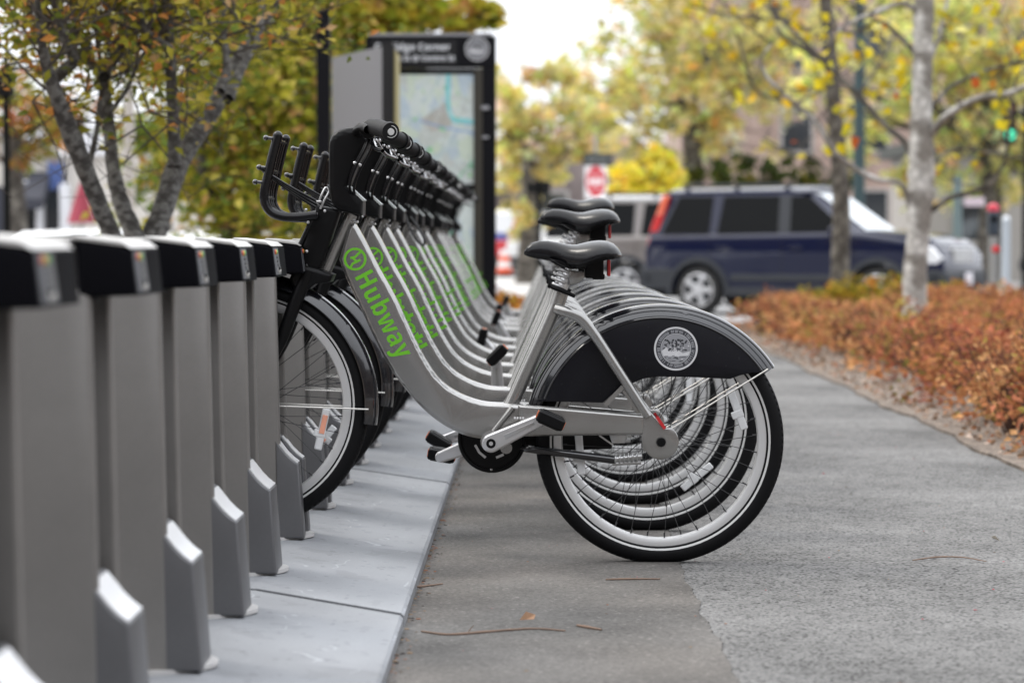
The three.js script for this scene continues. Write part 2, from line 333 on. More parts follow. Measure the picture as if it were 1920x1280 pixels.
function buildBike(label) {
  const b = thing('hire_bike', label, 'bicycle', [0, 0, 0], 0, 'hire bikes parked in the dock row');
  wheel(b, 'rear_wheel', 1238, 825, 0.05, [[0.205, 0.082, 0.35], [-0.212, -0.036, 0.08]]);
  wheel(b, 'front_wheel', 459, 758, 0.4, [[0.205, -0.066, -0.22], [-0.2, 0.07, -0.2]]);
  // ---- mudguards and skirt guards
  const H = D(1238, 825), F = D(459, 758), rad = (d) => d * Math.PI / 180;
  const fen = (R, w) => { const l = []; for (let k = 0; k <= 10; k++) { const q = k / 10 * 2 - 1; l.push([R - 0.020 * q * q * q * q - 0.012 * q * q, q * w]); } for (let k = 10; k >= 0; k--) { const q = k / 10 * 2 - 1; l.push([R - 0.003 - 0.020 * q * q * q * q - 0.012 * q * q, q * (w - 0.002)]); } return l; };
  const rf = part('rear_mudguard', [sweep(fen(0.3625, 0.037), rad(33), rad(166), 72), sweep([[0.357, 0.0375], [0.3545, 0.0395], [0.352, 0.0375]], rad(33), rad(166), 72).translate(0, 0, 0)], MB.gloss, b); rf.position.set(H[0], H[1], 0);
  const ff = part('front_mudguard', [sweep(fen(0.3545, 0.036), rad(-9), rad(104), 64)], MB.gloss, b); ff.position.set(F[0], F[1], 0);
  const arc = []; for (let a = 34; a <= 161; a += 3) arc.push([H[0] + 0.331 * Math.cos(rad(a)), H[1] + 0.331 * Math.sin(rad(a))]);
  const guardPts = [...arc, D(1000, 750), D(1130, 753), D(1160, 726), D(1187, 716), D(1206, 708), D(1232, 704), D(1290, 705), D(1368, 708.5), D(1385, 702), D(1437, 690)];
  for (const s of [1, -1]) {
    const g = part('skirt_guard', slab(guardPts, 0.004, 0.0012, s * 0.042), MB.guard, b);
    part('guard_bead', [sweep([[0.3285, s * 0.044], [0.3265, s * 0.0462], [0.324, s * 0.0462], [0.322, s * 0.044]], rad(35), rad(160), 60).translate(H[0], H[1], 0)], MB.gloss, g);
    const e = D(1266, 652), disc = new THREE.CircleGeometry(0.0585, 48); if (s < 0) disc.rotateY(Math.PI);
    part('town_seal', [disc.translate(e[0], e[1], s * 0.0452)], MSeal, g);
  }
  for (const s of [1, -1]) {
    part('mudguard_stay', [rod(D3(1250, 806, s * 0.05), D3(1438, 690, s * 0.044), 0.0024, 0.0024, 6)], MB.stayWire, b);
    part('mudguard_stay', [rod(D3(466, 757, s * 0.05), D3(692, 766, s * 0.036), 0.0024, 0.0024, 6)], MB.stayWire, b);
  }
  // ---- frame
  const left = [[637, 486], [650, 521], [676, 576], [703, 634], [734, 692], [766, 735], [797, 769], [832, 796], [871, 815], [908, 822], [952, 820], [988, 815]];
  const right = [[988, 757], [945, 755], [902, 751], [859, 735], [824, 709], [797, 670], [773, 623], [742, 556], [711, 500], [684, 447], [667, 418]];
  const sm = (l, n) => new THREE.SplineCurve(l.map((p) => new THREE.Vector2(...D(...p)))).getPoints(n).map((p) => [p.x, p.y]);
  const frame = part('frame', slab([...sm(left, 60), ...sm(right, 60), D(659, 420), D(655, 428)], 0.062, 0.0145, 0, 0, 6), MB.silver, b);
  part('head_tube', [rod(D3(659.5, 401, 0), D3(610, 506, 0), 0.0172, 0.0172, 24), rod(D3(660, 414, 0), D3(641, 476, 0), 0.006, 0.006, 10).translate(0.004, 0, 0.012)], MB.silver, b);
  part('frame_cap', [box(0.021, 0.007, 0.034, ...D(665, 416), 0, 0.003)], MB.alloy, b);
  const cs = [[972, 756], [1050, 761], [1130, 768], [1208, 775], [1206, 812], [1120, 813], [1040, 814], [972, 815]];
  for (const s of [1, -1]) {
    part('chain_stay', slab(cs.map((p) => D(...p)), 0.026, 0.009, s * 0.058, 0, 5), MB.silver, b);
    const dp = [D(1200, 773), D(1215, 764)]; dp.push(D(1243, 800)); for (let a = 55; a >= -150; a -= 12) dp.push([H[0] + 0.047 * Math.cos(rad(a)), H[1] + 0.047 * Math.sin(rad(a)) + 0.0]); dp.push(D(1206, 846), D(1201, 812));
    const dr = part('dropout', slab(dp, 0.013, 0.003, s * 0.062), MB.silver, b);
    part('axle_cap', [rod(V(H[0], H[1], s * 0.066), V(H[0], H[1], s * 0.08), 0.0135, 0.0115, 20)], MB.plastic, dr);
    part('reflective_tape', [stroke([D(1230, 778), D(1245, 800)], 0.0085, 0.003, s * 0.0705)], MB.red, dr);
    part('seat_stay', [taper([D3(1044, 578, s * 0.020), D3(1062, 584, s * 0.036), D3(1088, 595, s * 0.052), D3(1108, 617, s * 0.056), D3(1160, 695, s * 0.059), D3(1214, 778, s * 0.061)], [0.0150, 0.0155, 0.0155, 0.0145, 0.0135, 0.013], 36, 14)], MB.silver, b);
    part('stay_bracket', [stroke([D(1134, 757), D(1168, 722)], 0.012, 0.01, s * 0.054), stroke([D(1168, 730), D(1196, 772)], 0.007, 0.008, s * 0.054)], MB.silver, b);
  }
  part('seat_tube', [taper([D3(1046, 562, 0), D3(1030, 600, 0), D3(985, 700, 0), D3(958, 760, 0), D3(926, 815, 0)], [0.0195, 0.0195, 0.0198, 0.0198, 0.016], 30, 20), rod(D3(1051, 548, 0), D3(1043, 572, 0), 0.0222, 0.0222, 22),
    rod(D3(962, 763, 0.03), D3(922, 812, 0.034), 0.009, 0.008, 12)], MB.silver, b);
  part('bottom_bracket', [rod(V(...D(922, 824), -0.075), V(...D(922, 824), 0.075), 0.028, 0.028, 26)], MB.silver, b);
  // ---- lettering on the down tube
  const z = 0.0312, dir = Math.atan2(-143, 74), ux = V(Math.cos(dir), Math.sin(dir), 0);
  for (const s of [1, -1]) {
    const t = new TextGeometry('Hubway', { font, size: 0.0505, depth: 0.0005, curveSegments: 5, bevelEnabled: false }); t.computeBoundingBox();
    const w = t.boundingBox.max.x - t.boundingBox.min.x; t.translate(-t.boundingBox.min.x, 0, 0).scale(0.246 / w, 1, 1);
    if (s > 0) { t.rotateZ(dir); t.translate(...D(667, 520), z); } else { t.rotateY(Math.PI); t.translate(0.246, 0, 0).rotateZ(dir); t.translate(...D(690, 510), -z); }
    part('lettering', [t], MB.green, frame);
    const c = D(667.5, 485.5), q = (k) => [c[0] + k[0] / 707, c[1] - k[1] / 707];
    part('logo', [new THREE.RingGeometry(0.0238, 0.0302, 40).translate(c[0], c[1], s * (z + 0.0004)).rotateY(0), stroke([[11, -14], [5, -9], [0, -4], [-9, -2]].map(q), 0.0062, 0.0005, s * z), stroke([[10, 1], [3, 5], [-4, 8], [-9, 16]].map(q), 0.0062, 0.0005, s * z), stroke([[-5, -3], [0, 2], [4, 5]].map(q), 0.0058, 0.0006, s * z)], MB.green, frame);
  }
  part('serial_label', [0, 1, 2, 3].map((k) => box(0.0045, 0.005, 0.0006, ...D(966 + k * 5.2, 780), 0.0712)), MB.white, b);
  // ---- fork, headset shroud
  for (const s of [1, -1]) part('fork_leg', [taper([D3(580, 508, s * 0.046), D3(556, 568, s * 0.049), D3(527, 642, s * 0.051), D3(459, 758, s * 0.052)], [0.019, 0.0185, 0.0165, 0.011], 24, 14)], MB.plastic, b);
  part('fork_crown', slab([D(553, 506), D(570, 496), D(600, 503), D(628, 514), D(622, 528), D(594, 532), D(576, 546), D(557, 545), D(546, 522)], 0.12, 0.012), MB.plastic, b);
  part('head_shroud', slab([D(596, 384), D(640, 394), D(603, 505), D(567, 512), D(566, 468), D(577, 440)], 0.085, 0.012), MB.plastic, b);
  part('shroud_bolt', [[577, 394], [578, 471], [571, 503], [581, 417], [612, 396]].map(([x, y]) => { const g = new THREE.SphereGeometry(0.0042, 10, 8); return g.scale(1, 1, 0.5).translate(...D(x, y), 0.044); }), MB.alloy, b);
  part('lock_plate', slab([D(512, 468), D(566, 462), D(590, 505), D(560, 520), D(516, 505)], 0.016, 0.004), MB.plastic, b);
  // ---- console, bars, grips
  const con = part('front_console', slab(sm([[621, 275], [624, 260], [634, 249], [648, 243], [672, 240], [694, 238]], 18).concat([D(704, 262), D(693, 276), D(672, 310), D(657, 349), D(684, 376), D(683, 404), D(658, 400), D(636, 394), D(625, 380), D(620, 350)]), 0.13, 0.016, 0, 0, 5), MB.plastic, b);
  part('edge_strip', [stroke([D(656, 349.5), D(685, 376.5)], 0.0052, 0.10, 0.012)], MB.paleStrip, con);
  part('handlebar', [tube([D3(700, 250, -0.30), D3(690, 244, -0.17), D3(672, 250, -0.06), D3(672, 250, 0.06), D3(690, 244, 0.17), D3(700, 250, 0.20)], 0.0115, 40, 12)], MB.plastic, b);
  for (const s of [1, -1]) {
    const g = part('grip', [taper([D3(704, 243, s * 0.165), D3(720, 248, s * 0.215), D3(743, 256, s * 0.285)], [0.0195, 0.0225, 0.021], 14, 20), rod(D3(741, 255.4, s * 0.278), D3(745.5, 257, s * 0.292), 0.0245, 0.023, 26)], MB.gripRubber, b);
    part('grip_cap', [rod(D3(745, 256.8, s * 0.290), D3(746.4, 257.3, s * 0.2945), 0.0092, 0.0085, 20), new THREE.TorusGeometry(0.0150, 0.0008, 8, 24).translate(...D(746, 257), s * 0.293)], MB.stripe, g);
    part('brake_lever', [taper([D3(700, 262, s * 0.10), D3(708, 276, s * 0.14), D3(716, 285, s * 0.2), D3(730, 290, s * 0.27)], [0.008, 0.0075, 0.006, 0.005], 20, 10), box(0.03, 0.02, 0.03, ...D(698, 258), s * 0.11, 0.006)], MB.gloss, b);
    part('bell_shifter', [rod(D3(695, 248, s * 0.12), D3(699, 249, s * 0.155), 0.023, 0.022, 22)], MB.plastic, b);
    part('lever_pivot', [new THREE.SphereGeometry(0.0055, 12, 8).translate(...D(720, 270), s * 0.20)], MB.alloy, b); part('lever_pivot', [new THREE.SphereGeometry(0.004, 10, 8).translate(...D(713, 268), s * 0.17)], MB.alloy, b);
  }
  part('brake_cable', [[0, 0.10, 0], [7, 0.085, 5], [-3, 0.07, -4]].map(([o, zz, q]) => tube([D3(699 + o, 262 + q, zz + 0.01), D3(690 + o, 285 + q, zz + 0.02), D3(672 + o, 318 + q, zz + 0.008), D3(661 + o, 347 + q, zz - 0.01), D3(660 + o, 372 + q, 0.05), D3(640, 398, 0.045)], 0.0036, 26, 7)), MB.cable, b);
  part('cable_clip', [[671, 308], [681, 312]].map(([x, y]) => new THREE.SphereGeometry(0.0045, 10, 8).translate(...D(x, y), 0.105)), MB.alloy, b);
  // ---- front rack
  const prof = [[529, 258], [521, 288], [511, 330], [504, 362], [505, 382], [515, 398], [533, 406], [560, 408], [600, 404]];
  const bars = [-0.1, -0.05, 0, 0.05, 0.1].map((zz) => tube(prof.map((p) => D3(p[0], p[1], zz)), Math.abs(zz) > 0.08 ? 0.0125 : 0.008, 34, 10));
  for (const zz of [-0.1, 0.1]) bars.push(new THREE.SphereGeometry(0.0125, 14, 10).translate(...D(529, 258), zz));
  for (const [x, y] of [[527, 266], [513, 322], [504, 372], [545, 407]]) bars.push(rod(D3(x, y, -0.1), D3(x, y, 0.1), 0.0075, 0.0075, 10));
  const rk = part('front_rack', [...bars, rod(D3(592, 403, -0.04), D3(560, 470, -0.03), 0.007, 0.007, 10), rod(D3(592, 403, 0.04), D3(560, 470, 0.03), 0.007, 0.007, 10)], MB.rackPaint, b);
  for (const [x, y] of [[527, 264], [514, 318], [507, 345]]) for (const zz of [-0.1, 0.1]) part('rack_knob', [rod(D3(x, y, zz), D3(x - 17, y - 2, zz), 0.0042, 0.0042, 8), new THREE.SphereGeometry(0.0072, 12, 10).translate(...D(x - 20, y - 2), zz)], MB.gloss, rk);
  part('elastic_cord', [[496, 318, 0.1, 604, 382], [498, 322, 0.06, 602, 388], [500, 326, 0.02, 600, 394]].map(([x, y, zz, x2, y2]) => tube([D3(x, y, zz), D3((x + x2) / 2, (y + y2) / 2 + 2, zz * 0.8), D3(x2, y2, zz * 0.5)], 0.0038, 12, 7)), MB.cable, b);
  part('cord_hook', [tube([D3(600, 384, 0.05), D3(606, 368, 0.056), D3(615, 352, 0.05), D3(620, 358, 0.05), D3(612, 376, 0.054), D3(604, 392, 0.05)], 0.003, 24, 7), box(0.014, 0.006, 0.02, ...D(602, 379), 0.052, 0.002)], MB.steel, b);
  // ---- saddle
  const st = [ // x, top y, lower edge y, half width
    [983, 471, 474, 0.006], [988, 463, 477, 0.016], [997, 455.5, 480, 0.022], [1012, 450.8, 483, 0.026], [1028, 450.6, 486, 0.030], [1044, 452.6, 490, 0.036], [1058, 455, 496, 0.046], [1070, 456.6, 501, 0.060], [1082, 456.0, 502, 0.076], [1096, 453, 500, 0.090], [1110, 450.6, 495, 0.099], [1124, 449.8, 490, 0.104], [1138, 451.0, 486, 0.104], [1150, 455.5, 485, 0.096], [1159, 463, 484, 0.076], [1165, 474, 481, 0.035]];
  const M = 20, P = [], I = [], Uv = [];
  for (let i = 0; i < st.length; i++) {
    const [x, t, lo, w] = st[i], [X, T] = D(x, t), L = D(x, lo)[1], dip = 0.006 * Math.exp(-Math.pow((x - 1075) / 40, 2));
    for (let j = 0; j <= M; j++) { const a = (j / M) * Math.PI, c = Math.cos(a), q = Math.pow(Math.abs(c), 0.85) * Math.sign(c); P.push(X, L + (T - L) * Math.pow(Math.sin(a), 0.62) - dip * (1 - c * c) * 0.5, w * q); Uv.push(X, w * q + P[P.length - 2]); }
  }
  for (let i = 0; i < st.length - 1; i++) { for (let j = 0; j < M; j++) { const q = i * (M + 1) + j; I.push(q, q + 1, q + M + 1, q + 1, q + M + 2, q + M + 1); } const e = i * (M + 1); I.push(e, e + M + 1, e + M, e + M, e + M + 1, e + 2 * M + 1); }
  const sg = new THREE.BufferGeometry(); sg.setAttribute('position', new THREE.Float32BufferAttribute(P, 3)); sg.setAttribute('uv', new THREE.Float32BufferAttribute(Uv, 2)); sg.setIndex(I); sg.computeVertexNormals();
  const sad = part('saddle', [sg], MB.vinyl, b);
  part('saddle_flap', [slab([D(1030, 484), D(1062, 491), D(1102, 491), D(1098, 504), D(1068, 504), D(1050, 496)], 0.10, 0.01), box(0.05, 0.05, 0.06, ...D(1114, 503), 0, 0.006), box(0.034, 0.016, 0.05, ...D(1122, 518), 0, 0.005)], MB.plastic, sad);
  part('tail_reflector', [box(0.0085, 0.044, 0.062, ...D(1141.5, 502), 0, 0.003)], MB.red, sad);
  part('saddle_clamp', [slab([D(1066, 506), D(1098, 509), D(1097, 519), D(1086, 530), D(1068, 534)], 0.044, 0.003), rod(D3(1050, 470, 0), D3(1150, 484, 0), 0.004, 0.004, 8)], MB.silver, sad);
  const rings = []; for (let k = 0; k < 4; k++) { const a = D3(1048 + k * 4.3, 536 - k * 9.5, 0); rings.push(new THREE.TorusGeometry(0.0155, 0.0048, 10, 24).rotateX(Math.PI / 2).rotateZ(-0.41).translate(a.x, a.y, 0)); }
  const sp2 = part('seat_post', [rod(D3(1037, 580, 0), D3(1070, 505, 0), 0.0142, 0.0142, 20), ...rings], MB.alloy, b);
  part('post_clamp', [taper([D3(1029, 524, 0.026), D3(1034, 536, 0.030), D3(1052, 543, 0.032), D3(1078, 555, 0.03)], [0.003, 0.0062, 0.0068, 0.005], 20, 10), rod(D3(1031, 536, -0.02), D3(1031, 536, 0.03), 0.006, 0.006, 10)], MB.plastic, b);
  // ---- cranks, chain case, kickstand
  const C = D(922, 826), cr = new THREE.Group();
  const L = (px, py, zz) => V((px - 922) / 707, (826 - py) / 707, zz);
  const q2 = (px, py) => [(px - 922) / 707, (826 - py) / 707];
  const chain = part('chain_case', [rod(V(C[0], C[1], -0.068), V(C[0], C[1], -0.056), 0.089, 0.089, 60), new THREE.TorusGeometry(0.086, 0.006, 8, 60).translate(C[0], C[1], -0.056), slab([D(922, 776), D(1000, 790), D(1150, 806), D(1150, 846), D(1040, 850), D(985, 850), D(940, 880)], 0.016, 0.004, -0.074)], MB.plastic, b);
  part('case_slot', [stroke([D(890, 838), D(898, 852), D(910, 862)], 0.0065, 0.002, -0.0545), stroke([D(930, 862), D(944, 856)], 0.0065, 0.002, -0.0545), stroke([D(945, 840), D(953, 828)], 0.006, 0.002, -0.0545)], MB.steel, chain);
  part('case_boss', [rod(V(...D(949, 843), -0.056), V(...D(949, 843), -0.045), 0.018, 0.016, 24)], MB.silver, chain); part('case_screw', [new THREE.SphereGeometry(0.005, 10, 8).translate(...D(921, 885), -0.054)], MB.silver, chain);
  const hubC = part('crankset', [rod(V(0, 0, -0.098), V(0, 0, 0.098), 0.011, 0.011, 16)], MB.steel, b); hubC.position.set(C[0], C[1], 0);
  for (const s of [1, -1]) {
    const tip = s > 0 ? q2(1024, 778) : q2(824, 863), a = Math.atan2(tip[1], tip[0]), len = Math.hypot(...tip), arm = [];
    for (let k = 0; k <= 12; k++) { const t = Math.PI / 2 + k / 12 * Math.PI; arm.push([0.0245 * Math.cos(t), 0.0245 * Math.sin(t)]); }
    for (let k = 0; k <= 12; k++) { const t = -Math.PI / 2 + k / 12 * Math.PI; arm.push([len + 0.0155 * Math.cos(t), 0.0155 * Math.sin(t)]); }
    const cut = [[0.04, -0.006], [0.125, -0.004], [0.125, 0.004], [0.04, 0.006]];
    part('crank_arm', [slab(arm, 0.02, 0.006, 0, 0, 4).rotateZ(a).translate(0, 0, s * 0.092)], MB.alloy, hubC);
    part('crank_groove', [slab(cut, 0.002, 0.0008).rotateZ(a).translate(0, 0, s * 0.1025)], MB.steel, hubC);
    part('crank_bolt', [rod(V(0, 0, s * 0.1), V(0, 0, s * 0.1035), 0.0125, 0.0125, 20)], MB.plastic, hubC); part('bolt_head', [rod(V(0, 0, s * 0.1), V(0, 0, s * 0.105), 0.0058, 0.0058, 6)], MB.alloy, hubC);
    const ped = part('pedal', [box(0.074, 0.03, 0.088, 0, 0, 0, 0.006), box(0.06, 0.036, 0.03, 0, 0, 0.018, 0.004), box(0.06, 0.036, 0.03, 0, 0, -0.018, 0.004), rod(V(0, 0, -s * 0.06), V(0, 0, s * 0.04), 0.007, 0.007, 12)], MB.plastic, hubC);
    const pp = s > 0 ? q2(1032, 779) : q2(824, 863); ped.position.set(pp[0], pp[1], s * 0.158); ped.rotation.z = s > 0 ? -0.42 : -0.16;
    for (const e of [1, -1]) { const rf2 = part('pedal_reflector', [box(0.003, 0.02, 0.05, e * 0.0372, 0, 0, 0.001)], MB.orange, hubC); rf2.position.copy(ped.position); rf2.rotation.copy(ped.rotation); }
  }
  const ks = part('kickstand', [taper([D3(982, 842, -0.02), D3(1000, 842, 0.02), D3(1060, 849, 0.03), D3(1154, 861, 0.03)], [0.010, 0.0105, 0.0105, 0.0115], 26, 14)], MB.gloss, b);
  part('stand_spring', [rod(D3(1148, 860, 0.03), D3(1204, 854, 0.03), 0.009, 0.0075, 12), ...[0, 1, 2, 3, 4, 5].map((k) => new THREE.TorusGeometry(0.0105, 0.0028, 8, 16).rotateY(Math.PI / 2).translate(...D(1154 + k * 8, 859.5 - k), 0.03)), rod(D3(1148, 868, 0.03), D3(1202, 866, 0.02), 0.006, 0.006, 10)], MB.steel, ks);
  part('stand_bracket', [slab([D(1142, 812), D(1176, 812), D(1172, 830), D(1148, 830)], 0.05, 0.003), stroke([D(1124, 815), D(1150, 833)], 0.004, 0.01, 0.03)], MB.steel, b);
  return b;
}
const bike0 = buildBike('nearest silver hire bike, whole side in view at the front of the row');
// copies along the row; some saddles are raised, cranks stand as they were left
const row = [
  [0, 0, 0, ''],
  [1.0, -0.008, 3.02, 'second silver hire bike, directly behind the nearest one, second rack from the left'],
  [2.0, 0.112, 1.2, 'third silver hire bike, with the middle of the three visible saddles raised high'],
  [3.0, 0.108, 2.4, 'fourth silver hire bike, saddle nose peeping out under the raised middle saddle'],
  [4.0, 0.182, -0.9, 'fifth silver hire bike, with the topmost of the visible saddles'],
  [5.0, -0.01, 1.75, 'sixth silver hire bike in the row, just beyond the one with the topmost saddle'],
  [6.05, -0.005, 0.6, 'seventh silver hire bike in the row, last before a small gap'],
  [8.0, -0.01, 1.6, 'eighth silver hire bike in the row, first beyond the small gap'],
  [9.0, -0.01, 2.2, 'ninth silver hire bike in the row, third from the far end'],
  [10.1, -0.01, 1.62, 'tenth silver hire bike in the row, last but one before the map board'],
  [12.5, -0.01, 1.5, 'farthest silver hire bike, last in the row, its handlebar before the map'],
];
const ROW_D = 6.41, ROW_S = 0.712;
const bikeSpots = row.map((r) => ROW_D + r[0] * ROW_S);
row.forEach(([k, raise, crank, label], i) => {
  const b = i ? bike0.clone() : bike0;
  if (i) { b.name = numbered('hire_bike'); scene.add(b); b.userData.label = label; }
  b.position.set(0.339, 0, -bikeSpots[i]);
  if (!i) return;
  const R = rng(40 + i);
  const t = V(33, 75, 0).normalize().multiplyScalar(raise);                 // along the seat tube
  for (const c of b.children) {
    if (c.name === 'saddle') c.position.add(t);
    if (c.name === 'seat_post') { c.position.add(t); }
    if (c.name === 'crankset') c.rotation.z = crank;
    if (c.name === 'dropout') for (const q of c.children.slice()) if (q.name === 'reflective_tape') c.remove(q);
    if (c.name === 'rear_wheel' || c.name === 'front_wheel') c.rotation.z = R() * 6;
  }
  b.position.z += (R() - 0.5) * 0.03; b.position.x += (R() - 0.5) * 0.012;
});
{
  // one bike's brake cable hangs out in a loop
  const b = scene.children.find((o) => o.name === 'hire_bike_004');
  part('loose_cable', [tube([D3(655, 380, 0.09), D3(668, 415, 0.13), D3(690, 452, 0.14), D3(706, 462, 0.14), D3(708, 448, 0.14), D3(690, 415, 0.12), D3(668, 385, 0.09)], 0.0048, 40, 8)], MB.cable, b);
}
// ---------------------------------------------------------------- docking posts
const brushed = texture(512, 512, (u, v) => { const s = fbm(u, v, 100, 2, 5), n = fbm(u, v, 5, 5, 8), k = 0.92 + 0.05 * (s - 0.5) + 0.18 * (n - 0.5); return [k * 1.01, k * 0.995, k * 0.98]; }, 0.6);
const MD = {
  panel: std([0.255, 0.249, 0.242], 0.40, 0.55, { map: brushed }),
  guide: std([0.14, 0.143, 0.152], 0.42, 0.5, { map: brushed }),
  rampSheen: std([0.82, 0.82, 0.83], 0.34, 0.5),  // near-white colour stands in for sky mirrored on the guide's sloped top
  head: phys([0.004, 0.004, 0.0055], 0.7, 0, { specularIntensity: 0.08 }),
  cap: std([0.58, 0.57, 0.55], 0.42, 0.3), strip: std([0.075, 0.077, 0.085], 0.45, 0.2), dark: std(0.03, 0.6),
  red: std([0.5, 0.08, 0.05], 0.4), amber: std([0.55, 0.33, 0.04], 0.4), green: std([0.1, 0.35, 0.1], 0.4), foot: std([0.62, 0.61, 0.6], 0.5, 0.4),
};
function buildDock(label, slotted) {
  // origin on the plate under the post's bike-side edge; x towards the bikes, z towards the street corner
  const d = thing('bike_dock', label, 'bike dock', [0, 0, 0], 0, 'docking posts in the row');
  for (const s of [1, -1]) {
    const pr = [[-0.014, 0.712], [0.0, 0], [-0.30, 0], [-0.30, 0.775], [-0.045, 0.775], [-0.045, 0.712]].map((p) => [p[0] - 0.0, p[1]]);
    const g = slab(pr, 0.024, 0.010, s * 0.087, 0, 4);
    part('side_panel', g, MD.panel, d);
  }
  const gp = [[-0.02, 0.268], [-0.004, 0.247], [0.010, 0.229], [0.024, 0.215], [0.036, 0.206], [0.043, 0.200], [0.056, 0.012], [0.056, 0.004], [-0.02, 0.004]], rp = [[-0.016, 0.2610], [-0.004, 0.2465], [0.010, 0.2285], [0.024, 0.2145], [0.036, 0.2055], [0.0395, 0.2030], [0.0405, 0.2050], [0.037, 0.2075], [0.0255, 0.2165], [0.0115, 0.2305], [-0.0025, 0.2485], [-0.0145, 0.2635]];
  for (const [w, zz] of slotted ? [[0.062, 0.068], [0.062, -0.068]] : [[0.142, 0.027]]) {
    const gd = part('wheel_guide', slab(gp, w, 0.005, zz, 0, 3), MD.guide, d);
    part('ramp_sheen', [slab(rp, w - 0.006, 0, zz)], MD.rampSheen, gd);
  }
  part('back_panel', [box(0.012, 0.76, 0.15, -0.285, 0.385, 0, 0.003)], MD.panel, d);
  const ft = new THREE.CylinderGeometry(0.14, 0.14, 0.008, 40).scale(1.5, 1, 0.95); part('foot_plate', [ft.translate(-0.135, 0.004, 0)], MD.foot, d);
  // black lock head
  const hp = [[-0.034, 0.784], [0.036, 0.776], [0.050, 0.768], [0.057, 0.700], [-0.032, 0.697]];
  const hd = part('lock_head', slab(hp, 0.27, 0.008, -0.035, 0, 4), MD.head, d);
  part('key_strip', [slab([[0.0395, 0.772], [0.0505, 0.7675], [0.0590, 0.705], [0.050, 0.705]], 0.108, 0.002, 0.036)], MD.strip, hd);
  const face = (t) => V(0.0515 + 0.0078 * t, 0.766 - 0.06 * t, 0);
  const stud = (t, zz, r, mat, n) => { const p = face(t); part(n, [new THREE.SphereGeometry(r, 12, 8).scale(0.45, 1, 1).translate(p.x, p.y, zz)], mat, hd); };
  stud(0.13, 0.062, 0.006, MD.red, 'status_light'); stud(0.13, 0.042, 0.006, MD.amber, 'status_light'); stud(0.13, 0.022, 0.006, MD.green, 'status_light');
  for (let k = 0; k < 3; k++) stud(0.34 + k * 0.15, 0.036, 0.0035, MD.dark, 'strip_rivet');
  const kp = face(0.86); part('key_lock', [new THREE.SphereGeometry(0.012, 16, 12).scale(0.5, 0.62, 1.3).translate(kp.x, kp.y, 0.036)], MD.cap, hd); part('key_slot', [new THREE.SphereGeometry(0.0055, 10, 8).scale(0.6, 0.8, 1.2).translate(kp.x + 0.004, kp.y + 0.006, 0.05)], MD.dark, hd);
  part('head_top_sheen', [slab([[-0.046, 0.786], [-0.040, 0.792], [0.034, 0.783], [0.048, 0.772], [0.040, 0.775], [-0.034, 0.785]], 0.266, 0.001, -0.035)], MD.cap, hd);  // pale sheet painted as the sky's reflection along the black head's top
  part('top_cap', [box(0.272, 0.014, 0.212, -0.178, 0.782, 0, 0.003)], MD.cap, d);
  part('cap_screw', [new THREE.SphereGeometry(0.006, 8, 6).translate(-0.01, 0.696, 0.07)], MD.dark, d);
  return d;
}
const dock0 = buildDock('nearest empty dock, cut off at the bottom left corner of the picture', false), dock1 = buildDock('sixth grey dock, holding the front wheel of the nearest bike', true);
const ord = ['', 'second', 'third', 'fourth', 'fifth', 'sixth', 'seventh', 'eighth', 'ninth', 'tenth', 'eleventh', 'twelfth', 'thirteenth', 'fourteenth', 'fifteenth', 'sixteenth', 'seventeenth', 'eighteenth', 'nineteenth'];
const dockSpots = [3.03, 3.75, 4.44, 5.09, 5.73, 6.41];
for (let k = 1; k <= 12; k++) dockSpots.push(6.41 + ROW_S * k);
dockSpots.forEach((dd, i) => {
  const d = i === 5 ? dock1 : i > 5 ? dock1.clone() : i ? dock0.clone() : dock0;
  if (i && i !== 5) { d.name = numbered('bike_dock'); scene.add(d); d.userData.label = i < 5 ? `${ord[i]} empty grey dock from the near end, black head with status lights` : `${ord[i]} grey dock from the near end, behind the nearest bike's front wheel`; }
  d.position.set(-0.656, 0.07, -dd);
});
// ---------------------------------------------------------------- leaves, trees, shrubs
const leafMat = (rough = 0.75, tr = 0.35) => phys(1, rough, 0, { vertexColors: true, transmission: tr, thickness: 0, ior: 1.15, side: THREE.DoubleSide, specularIntensity: 0.35 });
const barkTex = (a, b, p, s, size = 0.55) => texture(256, 512, (u, v) => { const n = fbm(u, v, p, 5, s), q = fbm(u, v, p * 4, 3, s + 9), k = Math.max(0, Math.min(1, (n - 0.38) * 3.2)), m = 0.7 + 0.6 * (q - 0.3); return a.map((x, i) => (x + (b[i] - x) * k) * m); }, size);
const MP = {
  leaf: leafMat(0.7, 0.5), shrubLeaf: leafMat(0.85, 0.35), farLeaf: leafMat(0.9, 0.68),
  bark: std(1, 0.9, 0, { map: barkTex([0.055, 0.05, 0.046], [0.18, 0.175, 0.165], 9, 4, 0.24), bumpMap: barkTex([0.1, 0.1, 0.1], [0.6, 0.6, 0.6], 9, 4, 0.24), bumpScale: 0.004 }),
  plane: std(1, 0.85, 0, { map: barkTex([0.26, 0.24, 0.215], [0.76, 0.75, 0.72], 5, 31) }),
  greyBark: std(1, 0.9, 0, { map: barkTex([0.07, 0.06, 0.05], [0.22, 0.20, 0.17], 7, 51) }),
  twig: std([0.06, 0.05, 0.045], 0.9), shrubTwig: std([0.07, 0.035, 0.025], 0.9), paleTwig: std([0.22, 0.20, 0.185], 0.85),
};
